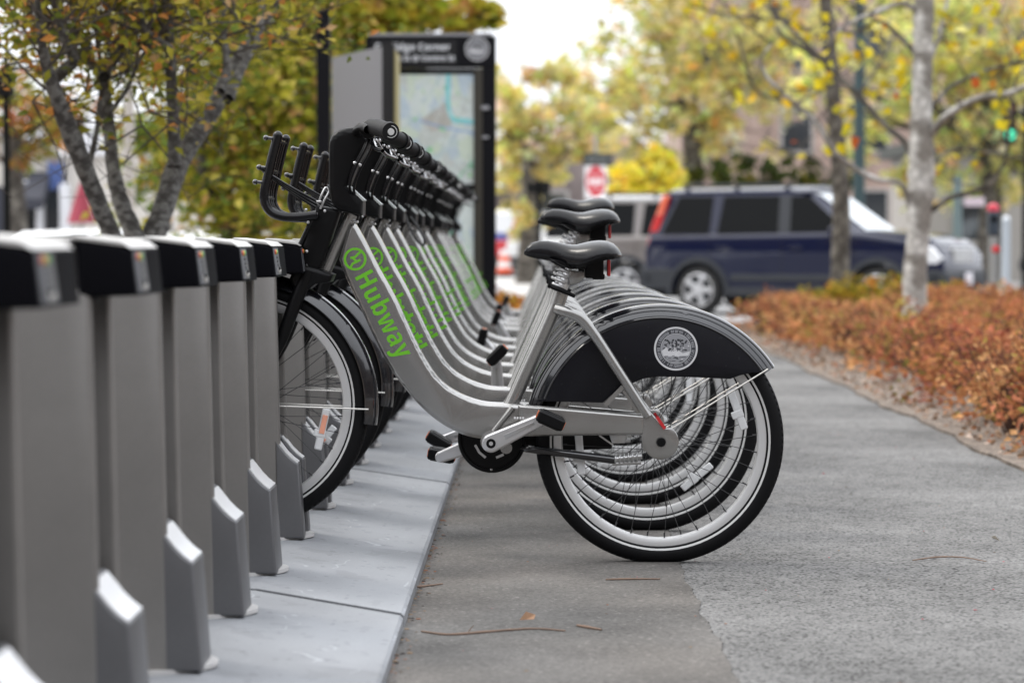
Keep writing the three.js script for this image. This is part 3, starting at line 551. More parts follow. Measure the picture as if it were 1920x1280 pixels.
// many folded leaves in one mesh: each entry is [position, size, colour]
function leafMesh(list, R, ratio = 0.55, droop = 0.3) {
  const n = list.length, P = new Float32Array(n * 12 * 3), C = new Float32Array(n * 12 * 3);
  const q = new THREE.Quaternion(), e = new THREE.Euler(), a = V(0, 0, 0), b = V(0, 0, 0), l = V(0, 0, 0), r = V(0, 0, 0);
  let o = 0;
  for (const [p, s, c] of list) {
    e.set((R() - 0.5) * 2.2 + droop, R() * 6.283, (R() - 0.5) * 2.2); q.setFromEuler(e);
    const w = s * ratio * (0.8 + 0.4 * R()) * 0.5;
    a.set(0, 0, 0); b.set(0, s * -0.12, s); l.set(-w, w * 0.35, s * 0.42); r.set(w, w * 0.35, s * 0.42);
    const m = V(0, -w * 0.05, s * 0.45);
    for (const v of [a, b, l, r, m]) v.applyQuaternion(q).add(p);
    for (const v of [a, m, l, m, b, l, a, r, m, m, r, b]) { P[o] = v.x; P[o + 1] = v.y; P[o + 2] = v.z; C[o] = c[0]; C[o + 1] = c[1]; C[o + 2] = c[2]; o += 3; }
  }
  const g = new THREE.BufferGeometry(); g.setAttribute('position', new THREE.BufferAttribute(P, 3)); g.setAttribute('color', new THREE.BufferAttribute(C, 3)); g.computeVertexNormals();
  g.setAttribute('uv', new THREE.BufferAttribute(new Float32Array(n * 24), 2)); return g;
}
const pick = (pal, R) => { let t = R() * pal.reduce((s, p) => s + p[3], 0); for (const p of pal) { t -= p[3]; if (t <= 0) { const k = 0.72 + 0.56 * R(); return [p[0] * k, p[1] * k, p[2] * k]; } } return pal[0]; };
// grows smaller limbs off a limb; collects limb geometry and twig points
function sprout(from, dir, len, r, level, R, out, up = 0.25) {
  const n = 4, pts = [from.clone()], d = dir.clone().normalize();
  for (let i = 0; i < n; i++) { d.x += (R() - 0.5) * 0.5; d.y += (R() - 0.5) * 0.4 + up * 0.25; d.z += (R() - 0.5) * 0.5; d.normalize(); pts.push(pts[i].clone().addScaledVector(d, len / n)); }
  out.limbs.push(taper(pts, [r, r * 0.5, Math.max(0.0012, r * 0.28)], level > 1 ? 8 : 5, level > 1 ? 7 : 5));
  for (let i = 1; i <= n; i++) out.tips.push([pts[i], level]);
  if (level > 0) { const k = level > 1 ? 4 : 4; for (let i = 0; i < k; i++) { const f = 0.25 + 0.75 * R(), c = new THREE.CatmullRomCurve3(pts), p = c.getPoint(f), a = V(R() - 0.5, R() * 0.7 - 0.15, R() - 0.5).normalize(); sprout(p, d.clone().multiplyScalar(0.6).addScaledVector(a, 1), len * (0.45 + 0.3 * R()), r * 0.45, level - 1, R, out, up); } }
}
function scatter(tips, per, spread, size, pal, R, test) {
  const l = [];
  for (const [p, lv] of tips) for (let k = 0; k < per * (lv ? 0.7 : 1.2); k++) {
    const q = p.clone().add(V(R() + R() - 1, R() + R() - 1, R() + R() - 1).multiplyScalar(spread));
    if (!test || test(q)) l.push([q, size * (0.6 + 0.8 * R()), pick(pal, R)]);
  }
  return l;
}
const inView = (q, m = 1.25) => { const d = -q.z; if (d < 1) return false; const x = (q.x * FOCAL / d + 38) / 960, y = ((q.y - EYE) * FOCAL / d + 185) / 640; return Math.abs(x) < m && Math.abs(y) < m + 0.5; };

// ---- the many-stemmed trees behind the docks: stems surveyed by eye
function stemTree(d, label, stems, seed, per, spread, size, pal, extra, mat = MP.bark, keep) {
  const R = rng(seed), base = at(...stems.base, d); base.y = 0;
  const t = thing('multi_stem_tree', label, 'tree', [base.x, 0, base.z]), loc = (p) => p.clone().sub(base), out = { limbs: [], tips: [] }, s2px = d / FOCAL;
  for (const s of stems.list) {
    const z = s.dz ?? 0, pts = s.pts.map((p, i) => at(p[0], p[1], d + z * (0.3 + i / s.pts.length))); if (s.root) pts.unshift(at(stems.base[0] + (s.pts[0][0] - stems.base[0]) * 0.35, 640, d).setY(0.3), base.clone().setY(-0.05).add(V(0, 0, 0))), pts.sort((a, b) => 0);
    if (s.root) { const a = pts.shift(), b = pts.shift(); pts.unshift(b, a); }
    const w = s.w.map((x) => x * 0.5 * s2px); if (s.root) w.unshift(w[0] * 1.25, w[0] * 1.1);
    part('stem', [taper(pts.map(loc), w, 44, 14, 0.10, seed + pts.length)], mat, t);
    const c = new THREE.CatmullRomCurve3(pts), n = s.n ?? 7;
    for (let i = 0; i < n; i++) { const f = (s.from ?? 0.45) + (1 - (s.from ?? 0.45)) * (i + R()) / n, p = c.getPoint(Math.min(1, f)), a = V((R() - 0.5) * 2, 0.15 + R() * 0.6, (R() - 0.5) * 2).normalize(); sprout(p, a, 0.35 + 0.45 * R(), 0.007, 1, R, out); }
    const top = pts[pts.length - 1]; for (let i = 0; i < 3; i++) sprout(top, V((R() - 0.5) * 1.4, 1, (R() - 0.5) * 1.4), 0.7 + 0.5 * R(), w[w.length - 1] * 0.7, 2, R, out);
  }
  for (const e of extra) { const p = at(e[0], e[1], d + (R() - 0.5) * 1.2); for (let k = 0; k < (e[2] ?? 3); k++) sprout(p, V(R() - 0.5, (R() - 0.5) * 0.8, R() - 0.5), 0.3 + 0.35 * R(), 0.005, 1, R, out); }
  part('branches', [merge(out.limbs).translate(-base.x, 0, -base.z)], MP.twig, t, 'stuff');
  const lv = scatter(out.tips, per, spread, size, pal, R, (q) => { if (keep && !keep((q.x * FOCAL / -q.z) + 998, 455 - (q.y - EYE) * FOCAL / -q.z, R)) return false; return inView(q, 1.1) || R() < 0.3; }); for (const l of lv) l[0].sub(base);
  part('crown', [leafMesh(lv, R)], MP.leaf, t, 'stuff');
  return t;
}
const palLeft = [[0.30, 0.29, 0.04, 4], [0.42, 0.37, 0.05, 4], [0.17, 0.21, 0.04, 3], [0.52, 0.43, 0.09, 2.2], [0.56, 0.25, 0.07, 2.2], [0.62, 0.42, 0.22, 1.2]];
const tA = stemTree(10.2, 'grey-barked tree with three leaning stems rising behind the empty docks at left', { base: [262, 520], list: [
  { root: 1, w: [36, 34, 33, 36, 26, 18, 10], pts: [[212, 452], [188, 392], [160, 320], [130, 245], [100, 165], [80, 95], [66, -30]], from: 0.72, dz: -0.5 },
  { w: [28, 24, 17, 12], pts: [[92, 150], [112, 138], [136, 112], [122, 78], [104, 20]], from: 0.4, dz: -0.4 },
  { w: [12, 12, 9, 6], pts: [[163, 318], [168, 300], [180, 250], [186, 190], [196, 120]], from: 0.5, dz: 0.3, n: 4 },
  { root: 1, w: [40, 34, 28, 25, 26, 14], pts: [[252, 448], [228, 385], [212, 320], [204, 240], [195, 165], [190, 135]], from: 0.9, n: 2, dz: 0.6 },
  { w: [27, 24, 20, 16, 12], pts: [[192, 142], [206, 118], [228, 92], [247, 45], [250, -40]], from: 0.3, dz: 0.5 },
  { w: [17, 15, 13, 9], pts: [[192, 142], [176, 126], [140, 96], [112, 60], [60, 5]], from: 0.4, dz: 0.2 },
  { w: [9, 8, 7, 5], pts: [[206, 210], [238, 166], [262, 110], [290, 75], [330, 40]], from: 0.4, dz: 0.2, n: 5 },
  { root: 1, w: [48, 42, 44, 38, 34, 30, 24, 15], pts: [[288, 446], [308, 385], [332, 310], [362, 262], [400, 205], [424, 150], [462, 85], [530, -5]], from: 0.6, dz: 1.0 },
  { w: [26, 25, 22, 20, 18, 12], pts: [[326, 312], [326, 265], [322, 190], [318, 85], [312, 10], [306, -60]], from: 0.5, dz: 0.2 },
  { w: [14, 12, 12, 9], pts: [[318, 90], [296, 74], [272, 55], [262, 5]], from: 0.3, dz: -0.2, n: 5 },
  { w: [17, 15, 13, 10], pts: [[414, 172], [424, 120], [418, 50], [424, -40]], from: 0.4, dz: 0.6 },
  { w: [22, 19, 15, 12], pts: [[428, 186], [452, 128], [486, 60], [492, -30]], from: 0.4, dz: 1.1 },
] }, 7, 1.25, 0.12, 0.050, palLeft, [[40, 60], [20, 120], [90, 40, 5], [150, 40, 5], [180, 60, 4], [250, 30, 4], [60, 20, 4], [130, 190, 4], [60, 190, 3], [160, 175, 4], [280, 210, 3], [330, 220, 3], [265, 235, 3], [240, 130, 3], [380, 60, 4], [450, 40, 4], [350, 130, 3], [210, 20, 4], [300, -20, 5], [10, 20, 4], [180, 215, 3], [140, 225, 2]], MP.bark, (x, y, R) => y < 130 || R() < Math.max(0.0, 1 - (y - 130) / 170) * (x > 300 ? 0.7 : 1));
const tB = stemTree(18.6, 'bushy green and yellow tree with thin dark stems behind the bike racks', { base: [455, 540], list: [
  { root: 1, w: [26, 22, 20, 14, 9], pts: [[438, 440], [398, 380], [380, 320], [372, 230], [350, 100]], from: 0.3, n: 12, dz: -0.6 },
  { root: 1, w: [22, 18, 15, 12, 8], pts: [[446, 430], [424, 360], [426, 250], [424, 120], [430, -20]], from: 0.3, n: 12, dz: 0.4 },
  { root: 1, w: [26, 24, 20, 14, 8], pts: [[470, 430], [474, 330], [468, 230], [490, 130], [510, -20]], from: 0.25, n: 12, dz: 0.9 },
  { root: 1, w: [24, 20, 16, 12, 8], pts: [[480, 430], [520, 330], [556, 230], [585, 120], [600, -20]], from: 0.25, n: 14, dz: 0.2 },
  { root: 1, w: [14, 12, 10, 8], pts: [[420, 440], [405, 380], [388, 330], [340, 230]], from: 0.3, n: 6, dz: 1 },
] }, 21, 1.9, 0.2, 0.085, [[0.34, 0.35, 0.04, 4], [0.45, 0.41, 0.05, 4], [0.17, 0.24, 0.045, 3.5], [0.58, 0.50, 0.11, 2.2], [0.56, 0.34, 0.13, 1.4]],
  [[400, 120, 5], [450, 200, 5], [520, 180, 6], [560, 120, 6], [580, 260, 6], [540, 300, 6], [500, 260, 5], [440, 300, 5], [400, 300, 4], [380, 420, 5], [430, 410, 6], [490, 410, 6], [540, 390, 6], [560, 420, 5], [380, 200, 5], [360, 290, 4], [560, 40, 6], [500, 60, 6], [450, 80, 5], [400, 40, 5], [350, 160, 4], [590, 340, 5], [600, 180, 5], [330, 60, 4]]);
// a large leafy tree further back whose top spreads behind the kiosk and map
const palOlive = [[0.36, 0.34, 0.035, 4], [0.46, 0.39, 0.045, 3], [0.22, 0.25, 0.035, 2], [0.58, 0.46, 0.08, 2], [0.56, 0.36, 0.14, 0.8]];
// crown blobs [px, py, d, radius m, count] filled with leaf clumps; limbs reach from the trunk into every blob
function crownTree(label, px, d, trunkR, trunkTop, blobs, leaf, pal, seed, mat = MP.greyBark, leafM = MP.farLeaf, ground0 = -0.15, thin = 0.5) {
  const R = rng(seed), b = at(px, 455, d); b.y = ground0; const t = thing('tree', label, 'tree', [b.x, b.y, b.z]);
  const top = at(px + 4, trunkTop, d).sub(b), mid = top.clone().multiplyScalar(0.5).add(V(trunkR * 0.4, 0, 0));
  part('trunk', [taper([V(0, -0.05, 0), mid, top], [trunkR * 1.2, trunkR, trunkR * 0.6], 18, 12, 0.05, seed)], mat, t);
  const limbs = [], lv = [];
  for (const [bx, by, dd, rad, count0, squash] of blobs) {
    const count = Math.round(count0 * thin);
    const c = at(bx, by, d + dd).sub(b), st = V(0, top.y * (0.65 + 0.35 * R()), 0), m = st.clone().lerp(c, 0.5).add(V(0, -rad * 0.2, 0));
    limbs.push(taper([st, m, c], [trunkR * 0.35, trunkR * 0.2, trunkR * 0.07], 10, 6));
    for (let i = 0; i < 7; i++) { const e = c.clone().add(V(R() - 0.5, (R() - 0.5) * (squash ?? 0.8), R() - 0.5).multiplyScalar(rad * 1.7)); limbs.push(taper([m.clone().lerp(c, R()), c.clone().lerp(e, 0.5).add(V(0, 0.05 * rad, 0)), e], [trunkR * 0.1, trunkR * 0.05, 0.006], 6, 5)); }
    const clumps = Array.from({ length: Math.ceil(count / 28) }, () => { let v; do v = V(R() * 2 - 1, R() * 2 - 1, R() * 2 - 1); while (v.lengthSq() > 1); return [v.multiplyScalar(rad).multiply(V(1, squash ?? 0.8, 1)), pick(pal, R)]; });
    for (let i = 0; i < count; i++) { const [v, k] = clumps[Math.floor(R() * clumps.length)], p = c.clone().add(v).add(V(R() + R() - 1, R() + R() - 1, R() + R() - 1).multiplyScalar(rad * 0.24)); const c2 = R() < 0.6 ? k.map((x) => x * (0.8 + 0.4 * R())) : pick(pal, R); lv.push([p, leaf * (0.6 + 0.8 * R()), c2]); }
  }
  part('limbs', limbs, mat, t, 'stuff'); part('crown', [leafMesh(lv, R, 0.7)], leafM, t, 'stuff');
  return t;
}
crownTree('tall olive-green tree rising behind the black pole and the grey kiosk', 640, 24, 0.14, 180, [[560, 60, 0, 0.8, 1500], [660, 30, 1, 0.75, 1500], [740, 25, 0, 0.6, 900], [800, 10, 1, 0.5, 600], [600, 200, 0, 0.8, 1300], [690, 130, 0, 0.7, 900], [560, 330, 1, 0.7, 900], [620, -70, 0, 1.0, 1400], [760, -60, 1, 0.9, 1000], [480, 200, 1.5, 0.9, 1000], [900, 30, 0.5, 0.26, 260], [870, 60, 0.5, 0.2, 140]], 0.13, palOlive, 33, MP.greyBark, MP.farLeaf, -0.15, 0.85);
const palGold = [[0.74, 0.66, 0.24, 4], [0.70, 0.65, 0.32, 4], [0.54, 0.54, 0.22, 3], [0.76, 0.60, 0.28, 2], [0.70, 0.64, 0.52, 2.0]];
crownTree('golden tree just right of the map board with light breaking through its crown', 985, 52, 0.2, 250, [[960, 180, 0, 1.0, 700], [1000, 260, 0, 1.2, 1000], [1060, 180, 1, 1.0, 600], [960, 300, 1, 0.9, 700], [1090, 250, 0, 1.0, 700], [950, 240, 0, 0.8, 500], [1030, 300, 1, 0.9, 500], [985, 400, 0, 0.6, 300]], 0.22, palGold, 41);
crownTree('broad yellow-brown tree over the gabled house', 1290, 60, 0.28, 190, [[1180, 150, 0, 1.7, 1100], [1260, 110, 0, 1.7, 1200], [1330, 60, 0, 1.8, 1200], [1120, 200, 1, 1.2, 700], [1240, 220, 0, 1.5, 900], [1360, 160, 0, 1.6, 1100], [1230, 30, 1, 1.3, 700], [1420, 100, 0, 1.7, 1000], [1390, 240, 0, 1.3, 800], [1320, -40, 0, 1.9, 900], [1460, 0, 0, 1.8, 900], [1300, 260, 1, 1.0, 500]], 0.24, palGold, 43);
crownTree('low bright yellow bushy tree above the roof of the taupe car', 1225, 50, 0.12, 380, [[1210, 330, 0, 0.75, 1200], [1180, 350, 0, 0.55, 700], [1250, 340, 0, 0.6, 800], [1215, 300, 0, 0.4, 400]], 0.15, [[0.82, 0.74, 0.10, 5], [0.76, 0.70, 0.16, 3], [0.78, 0.62, 0.12, 1]], 45);
crownTree('dark green shrubby tree standing behind the roof of the blue car', 1390, 58, 0.15, 380, [[1350, 330, 0, 0.7, 700], [1420, 330, 0, 0.7, 700], [1490, 340, 1, 0.7, 600], [1560, 330, 1, 0.8, 600]], 0.18, [[0.05, 0.075, 0.018, 4], [0.09, 0.11, 0.02, 2], [0.2, 0.18, 0.03, 1]], 46);
crownTree('olive and yellow tree behind the pale trunk, at the right edge', 1850, 56, 0.26, 200, [[1760, 60, 0, 1.7, 1100], [1860, 80, 0, 1.8, 1200], [1800, 190, 0, 1.5, 1000], [1900, 200, 0, 1.6, 1100], [1700, 160, 0, 1.3, 700], [1640, 230, 0, 1.3, 700], [1840, 300, 0, 1.3, 900], [1910, 330, 0, 1.0, 600], [1640, 60, 1, 1.4, 500], [1830, -60, 0, 2, 900], [1750, 330, 0, 1.0, 500], [1560, 150, 0, 1.2, 450]], 0.24, [[0.76, 0.72, 0.26, 4], [0.66, 0.65, 0.28, 3], [0.52, 0.54, 0.22, 3], [0.78, 0.74, 0.42, 1.8], [0.7, 0.46, 0.2, 0.6]], 47);
crownTree('rust and green tree in front of the shopfront at the left edge', 20, 34, 0.15, 260, [[20, 240, 0, 0.7, 1000], [80, 230, 0, 0.5, 600], [-40, 200, 0, 0.9, 900], [110, 200, 1, 0.5, 400], [20, 160, 1, 0.5, 300], [170, 220, 1, 0.35, 300]], 0.13, [[0.48, 0.26, 0.08, 4], [0.5, 0.19, 0.07, 2], [0.36, 0.32, 0.07, 3], [0.25, 0.26, 0.05, 2]], 49);
crownTree('green tree between the two white cars at left, across the street', 300, 40, 0.13, 300, [[290, 300, 0, 0.7, 900], [330, 350, 0, 0.6, 600], [300, 230, 0, 0.6, 700], [270, 350, 0, 0.4, 300], [400, 300, 0, 0.9, 800]], 0.15, [[0.16, 0.23, 0.035, 4], [0.24, 0.27, 0.04, 3], [0.38, 0.3, 0.05, 1]], 50);

// ---- pale-barked trees standing in the shrub bed
function bedTree(label, d, baseY, trunk, w, branches, mat, twigMat, leaves, pal, seed, size) {
  const R = rng(seed), base = at(trunk[0][0], 520, d); base.y = baseY; const t = thing('street_tree', label, 'tree', [base.x, base.y, base.z]), k = d / FOCAL * 0.5;
  const pts = trunk.map((p) => at(p[0], p[1], d).sub(base)); pts[0].y = -0.02;
  part('trunk', [taper(pts, w.map((x) => x * k), 60, 18, 0.07, seed)], mat, t);
  const out = { limbs: [], tips: [] };
  for (const b of branches) {
    const bw = b.w.map((x) => x * 0.72), bp = b.p.map((p, i) => at(p[0], p[1], d + (b.dz ?? 0) * i / b.p.length).sub(base));
    part('branch', [taper(bp, bw.map((x) => x * k), 30, 9, 0.08, seed + b.p[0][1])], b.dark ? twigMat : mat, t);
    const c = new THREE.CatmullRomCurve3(bp); for (let i = 0; i < (b.n ?? 5); i++) { const f = 0.3 + 0.7 * R(); sprout(c.getPoint(f), V(R() - 0.5, R() * 0.5 - 0.1, R() - 0.5).normalize(), 0.35 + 0.5 * R(), 0.0075, 1, R, out); }
  }
  part('twigs', out.limbs, twigMat, t, 'stuff');
  // the last leaves still hanging: one piece each
  const P = leafMesh([[V(0, 0, 0), 1, [1, 1, 1]]], rng(2), 0.8), mats = pal.map((c) => phys(c, 0.7, 0, { transmission: 0.35, thickness: 0, ior: 1.2, specularIntensity: 0.3 })); P.deleteAttribute('color');
  const shapes = [P, leafMesh([[V(0, 0, 0), 1, [1, 1, 1]]], rng(9), 0.9), leafMesh([[V(0, 0, 0), 1, [1, 1, 1]]], rng(15), 0.7)]; shapes.forEach((g) => g.deleteAttribute('color'));
  const tips = out.tips.filter((x) => inView(x[0].clone().add(base), 1.05));
  for (let i = 0; i < leaves; i++) { const p = tips[Math.floor(R() * tips.length)][0]; for (let q = 0, n = 1 + Math.floor(R() * 2.6); q < n; q++) { const m = part('leaf', shapes[Math.floor(R() * 3)], mats[Math.floor(R() * R() * mats.length)], t); m.position.copy(p).add(V(R() - 0.5, R() - 0.6, R() - 0.5).multiplyScalar(0.14)); m.rotation.set(R() * 6, R() * 6, R() * 6); m.scale.setScalar(size * (0.7 + 0.6 * R())); } }
  return t;
}
const palYellow = [[0.72, 0.58, 0.03], [0.66, 0.60, 0.05], [0.70, 0.45, 0.03], [0.75, 0.70, 0.25], [0.68, 0.28, 0.03], [0.55, 0.12, 0.03]];
bedTree('pale mottled tree trunk at right rising from the orange shrubs', 19.8, 0, [[1718, 640], [1716, 520], [1722, 440], [1728, 330], [1728, 220], [1731, 110], [1732, 40], [1738, -80]], [48, 44, 42, 50, 40, 38, 40, 34], [
  { p: [[1745, 252], [1780, 215], [1835, 184], [1900, 172], [1990, 130]], w: [26, 20, 18, 16, 12], dz: -1 },
  { p: [[1748, 200], [1780, 165], [1830, 140], [1900, 118], [1960, 110]], w: [14, 11, 10, 9, 7], dz: 1, dark: 1 },
  { p: [[1720, 330], [1700, 270], [1660, 235], [1620, 190], [1560, 130], [1500, 70], [1440, 10]], w: [24, 18, 14, 13, 13, 11, 9], dz: 1.2, dark: 1, n: 8 },
  { p: [[1710, 400], [1690, 345], [1640, 335], [1570, 290], [1530, 230], [1480, 185], [1435, 140], [1428, 110], [1450, 80]], w: [14, 14, 14, 13, 12, 11, 10, 9, 6], dz: -0.8, n: 7 },
  { p: [[1745, 395], [1785, 370], [1850, 350], [1885, 300], [1895, 200], [1915, 110]], w: [16, 13, 12, 10, 8, 6], dz: -0.5, dark: 1, n: 6 },
  { p: [[1720, 105], [1690, 70], [1650, 40], [1600, 60], [1540, 45]], w: [15, 12, 10, 8, 6], dz: 0.6, dark: 1, n: 6 },
  { p: [[1722, 20], [1690, 6], [1650, 20], [1600, 40], [1570, 60]], w: [16, 14, 12, 10, 8], dz: -0.5, n: 5 },
  { p: [[1745, 110], [1765, 60], [1775, 10], [1790, -40]], w: [14, 12, 10, 8], dz: 0.4, n: 4 },
  { p: [[1744, 310], [1790, 280], [1850, 285], [1930, 300]], w: [10, 9, 7, 6], dz: 0.6, dark: 1, n: 4 },
], MP.plane, MP.greyBark, 85, palYellow, 61, 0.105);
bedTree('slender brown tree trunk left of the pale one, among yellow-green shrubs', 26, 0, [[1577, 580], [1576, 500], [1578, 400], [1574, 300], [1564, 190], [1556, 90], [1548, -10], [1545, -90]], [40, 36, 34, 30, 28, 26, 22, 18], [
  { p: [[1570, 290], [1520, 215], [1470, 190], [1420, 170], [1380, 60]], w: [15, 12, 10, 8, 6], dz: -1, n: 7 },
  { p: [[1560, 130], [1520, 100], [1460, 60], [1450, 10], [1440, -30]], w: [15, 13, 12, 10, 8], dz: 0.5, n: 7 },
  { p: [[1566, 240], [1610, 180], [1650, 120], [1680, 60]], w: [12, 10, 8, 6], dz: 1, n: 5 },
  { p: [[1576, 350], [1530, 300], [1490, 290], [1430, 260]], w: [9, 8, 7, 5], dz: 0.6, n: 5 },
  { p: [[1556, 80], [1480, 40], [1380, 30], [1290, 10]], w: [12, 10, 8, 5], dz: -0.6, n: 8 },
], MP.greyBark, MP.greyBark, 85, palYellow, 63, 0.125);

// ---- low shrubs: mounds of small leaves on thin stems
function shrubs(label, mounds, per, size, pal, seed) {
  const R = rng(seed), lv = [], st = [], o = V(mounds[0][0], 0, mounds[0][1]), t = thing('barberry_shrub', label, 'shrub', [o.x, 0, o.z]);
  for (const [x, z, r, h, tint] of mounds) {
    const n = Math.round(per * r * r * 17);
    for (let i = 0; i < 26; i++) { const a = R() * 6.283, q = r * (0.3 + 0.65 * R()); st.push(taper([V(x + Math.cos(a) * q * 0.2, 0, z + Math.sin(a) * q * 0.2).sub(o), V(x + Math.cos(a) * q * 0.6, h * 0.5, z + Math.sin(a) * q * 0.6).sub(o), V(x + Math.cos(a) * q, h * (0.75 + 0.35 * R()), z + Math.sin(a) * q).sub(o)], [0.006, 0.004, 0.0018], 6, 5)); }
    const sprays = Array.from({ length: Math.ceil(n / 16) }, () => { const a = R() * 6.283, u = Math.pow(R(), 0.6), el = Math.acos(u) ; const k = 0.72 + 0.33 * R() + (R() < 0.12 ? 0.14 : 0); return [V(Math.cos(a) * Math.sin(el) * r * k, Math.max(0.06, u * h * k), Math.sin(a) * Math.sin(el) * r * k), pick(tint ? tint.concat(pal) : pal, R)]; });
    for (let i = 0; i < n; i++) { const [v, c] = sprays[i % sprays.length], k = 0.8 + 0.4 * R(), f = (R() < 0.72 ? c : pick(pal, R)); lv.push([V(x + v.x + (R() + R() - 1) * 0.07, Math.max(0.02, v.y + (R() + R() - 1) * 0.065), z + v.z + (R() + R() - 1) * 0.07).sub(o), size * (0.6 + 0.8 * R()), f.map((q) => q * k)]); }
  }
  part('stems', st, MP.shrubTwig, t, 'stuff'); part('leaves', [leafMesh(lv, R, 0.6, 0)], MP.shrubLeaf, t, 'stuff');
}
const pOrange = [[0.52, 0.235, 0.105, 4], [0.58, 0.33, 0.15, 3], [0.42, 0.17, 0.095, 2.5], [0.38, 0.30, 0.08, 1.6], [0.28, 0.12, 0.075, 1.4]];
const pRed = [[0.42, 0.15, 0.085, 4], [0.52, 0.24, 0.10, 3], [0.31, 0.11, 0.075, 2], [0.27, 0.22, 0.06, 1.2]];
const pYel = [[0.34, 0.28, 0.03, 4], [0.44, 0.30, 0.04, 3], [0.2, 0.2, 0.03, 2], [0.5, 0.22, 0.05, 1.5]];
const mound = (n, x0, x1, z0, z1, r0, r1, h0, h1, seed, tint) => { const R = rng(seed); return Array.from({ length: n }, (_, i) => { const f = (i + 0.5) / n; return [x0 + (x1 - x0) * R(), z0 + (z1 - z0) * f, r0 + (r1 - r0) * R(), h0 + (h1 - h0) * R(), tint]; }); };
shrubs('rust-orange shrub clump nearest the camera at the right edge of the path', [[2.34, -10.2, 0.42, 0.44], [2.14, -9.7, 0.2, 0.2], [2.42, -10.9, 0.42, 0.46], [2.66, -9.7, 0.42, 0.54], [2.12, -10.55, 0.26, 0.38], [2.22, -11.3, 0.34, 0.40]], 420, 0.034, pOrange, 71);
shrubs('dark red shrub clump behind the nearest orange clump', [[2.40, -12.4, 0.46, 0.42], [2.7, -11.8, 0.42, 0.44], [2.38, -14.5, 0.34, 0.38], [2.45, -13.5, 0.36, 0.38], [3.0, -12.6, 0.5, 0.48]], 420, 0.034, pRed, 72);
shrubs('long orange mass of low shrubs running back along the path to the street', [...mound(12, 2.42, 2.56, -15.2, -24.6, 0.38, 0.48, 0.32, 0.40, 5), ...mound(10, 3.2, 3.7, -13.5, -23.5, 0.5, 0.6, 0.36, 0.44, 6), ...mound(9, 4.0, 4.6, -15, -23.5, 0.5, 0.65, 0.38, 0.46, 8), ...mound(8, 4.8, 5.6, -18, -24, 0.55, 0.65, 0.38, 0.46, 9), [2.3, -23.6, 0.4, 0.36], [2.2, -22.6, 0.35, 0.34]], 250, 0.042, pOrange, 73);
shrubs('red-brown mass of low shrubs at the right edge behind the dark red clump', [...mound(6, 3.6, 4.4, -11, -16, 0.5, 0.6, 0.48, 0.58, 12), ...mound(4, 3.0, 3.4, -9.8, -12, 0.4, 0.5, 0.5, 0.6, 13)], 260, 0.040, [...pRed, ...pOrange], 74);
shrubs('yellow-green mound of shrubs round the foot of the slender brown trunk', [[3.2, -24.7, 0.5, 0.46], [3.7, -25.0, 0.55, 0.48], [4.2, -24.8, 0.5, 0.42], [2.9, -24.9, 0.35, 0.36]], 330, 0.05, pYel, 75);
shrubs('small orange shrub by the foot of the black map board', [[-0.55, -23.6, 0.5, 0.4], [-0.05, -24.2, 0.5, 0.36], [0.3, -23.8, 0.4, 0.3], [-1.1, -24, 0.5, 0.42]], 330, 0.05, [[0.56, 0.26, 0.04, 4], [0.5, 0.34, 0.05, 3], [0.4, 0.12, 0.04, 2]], 76);
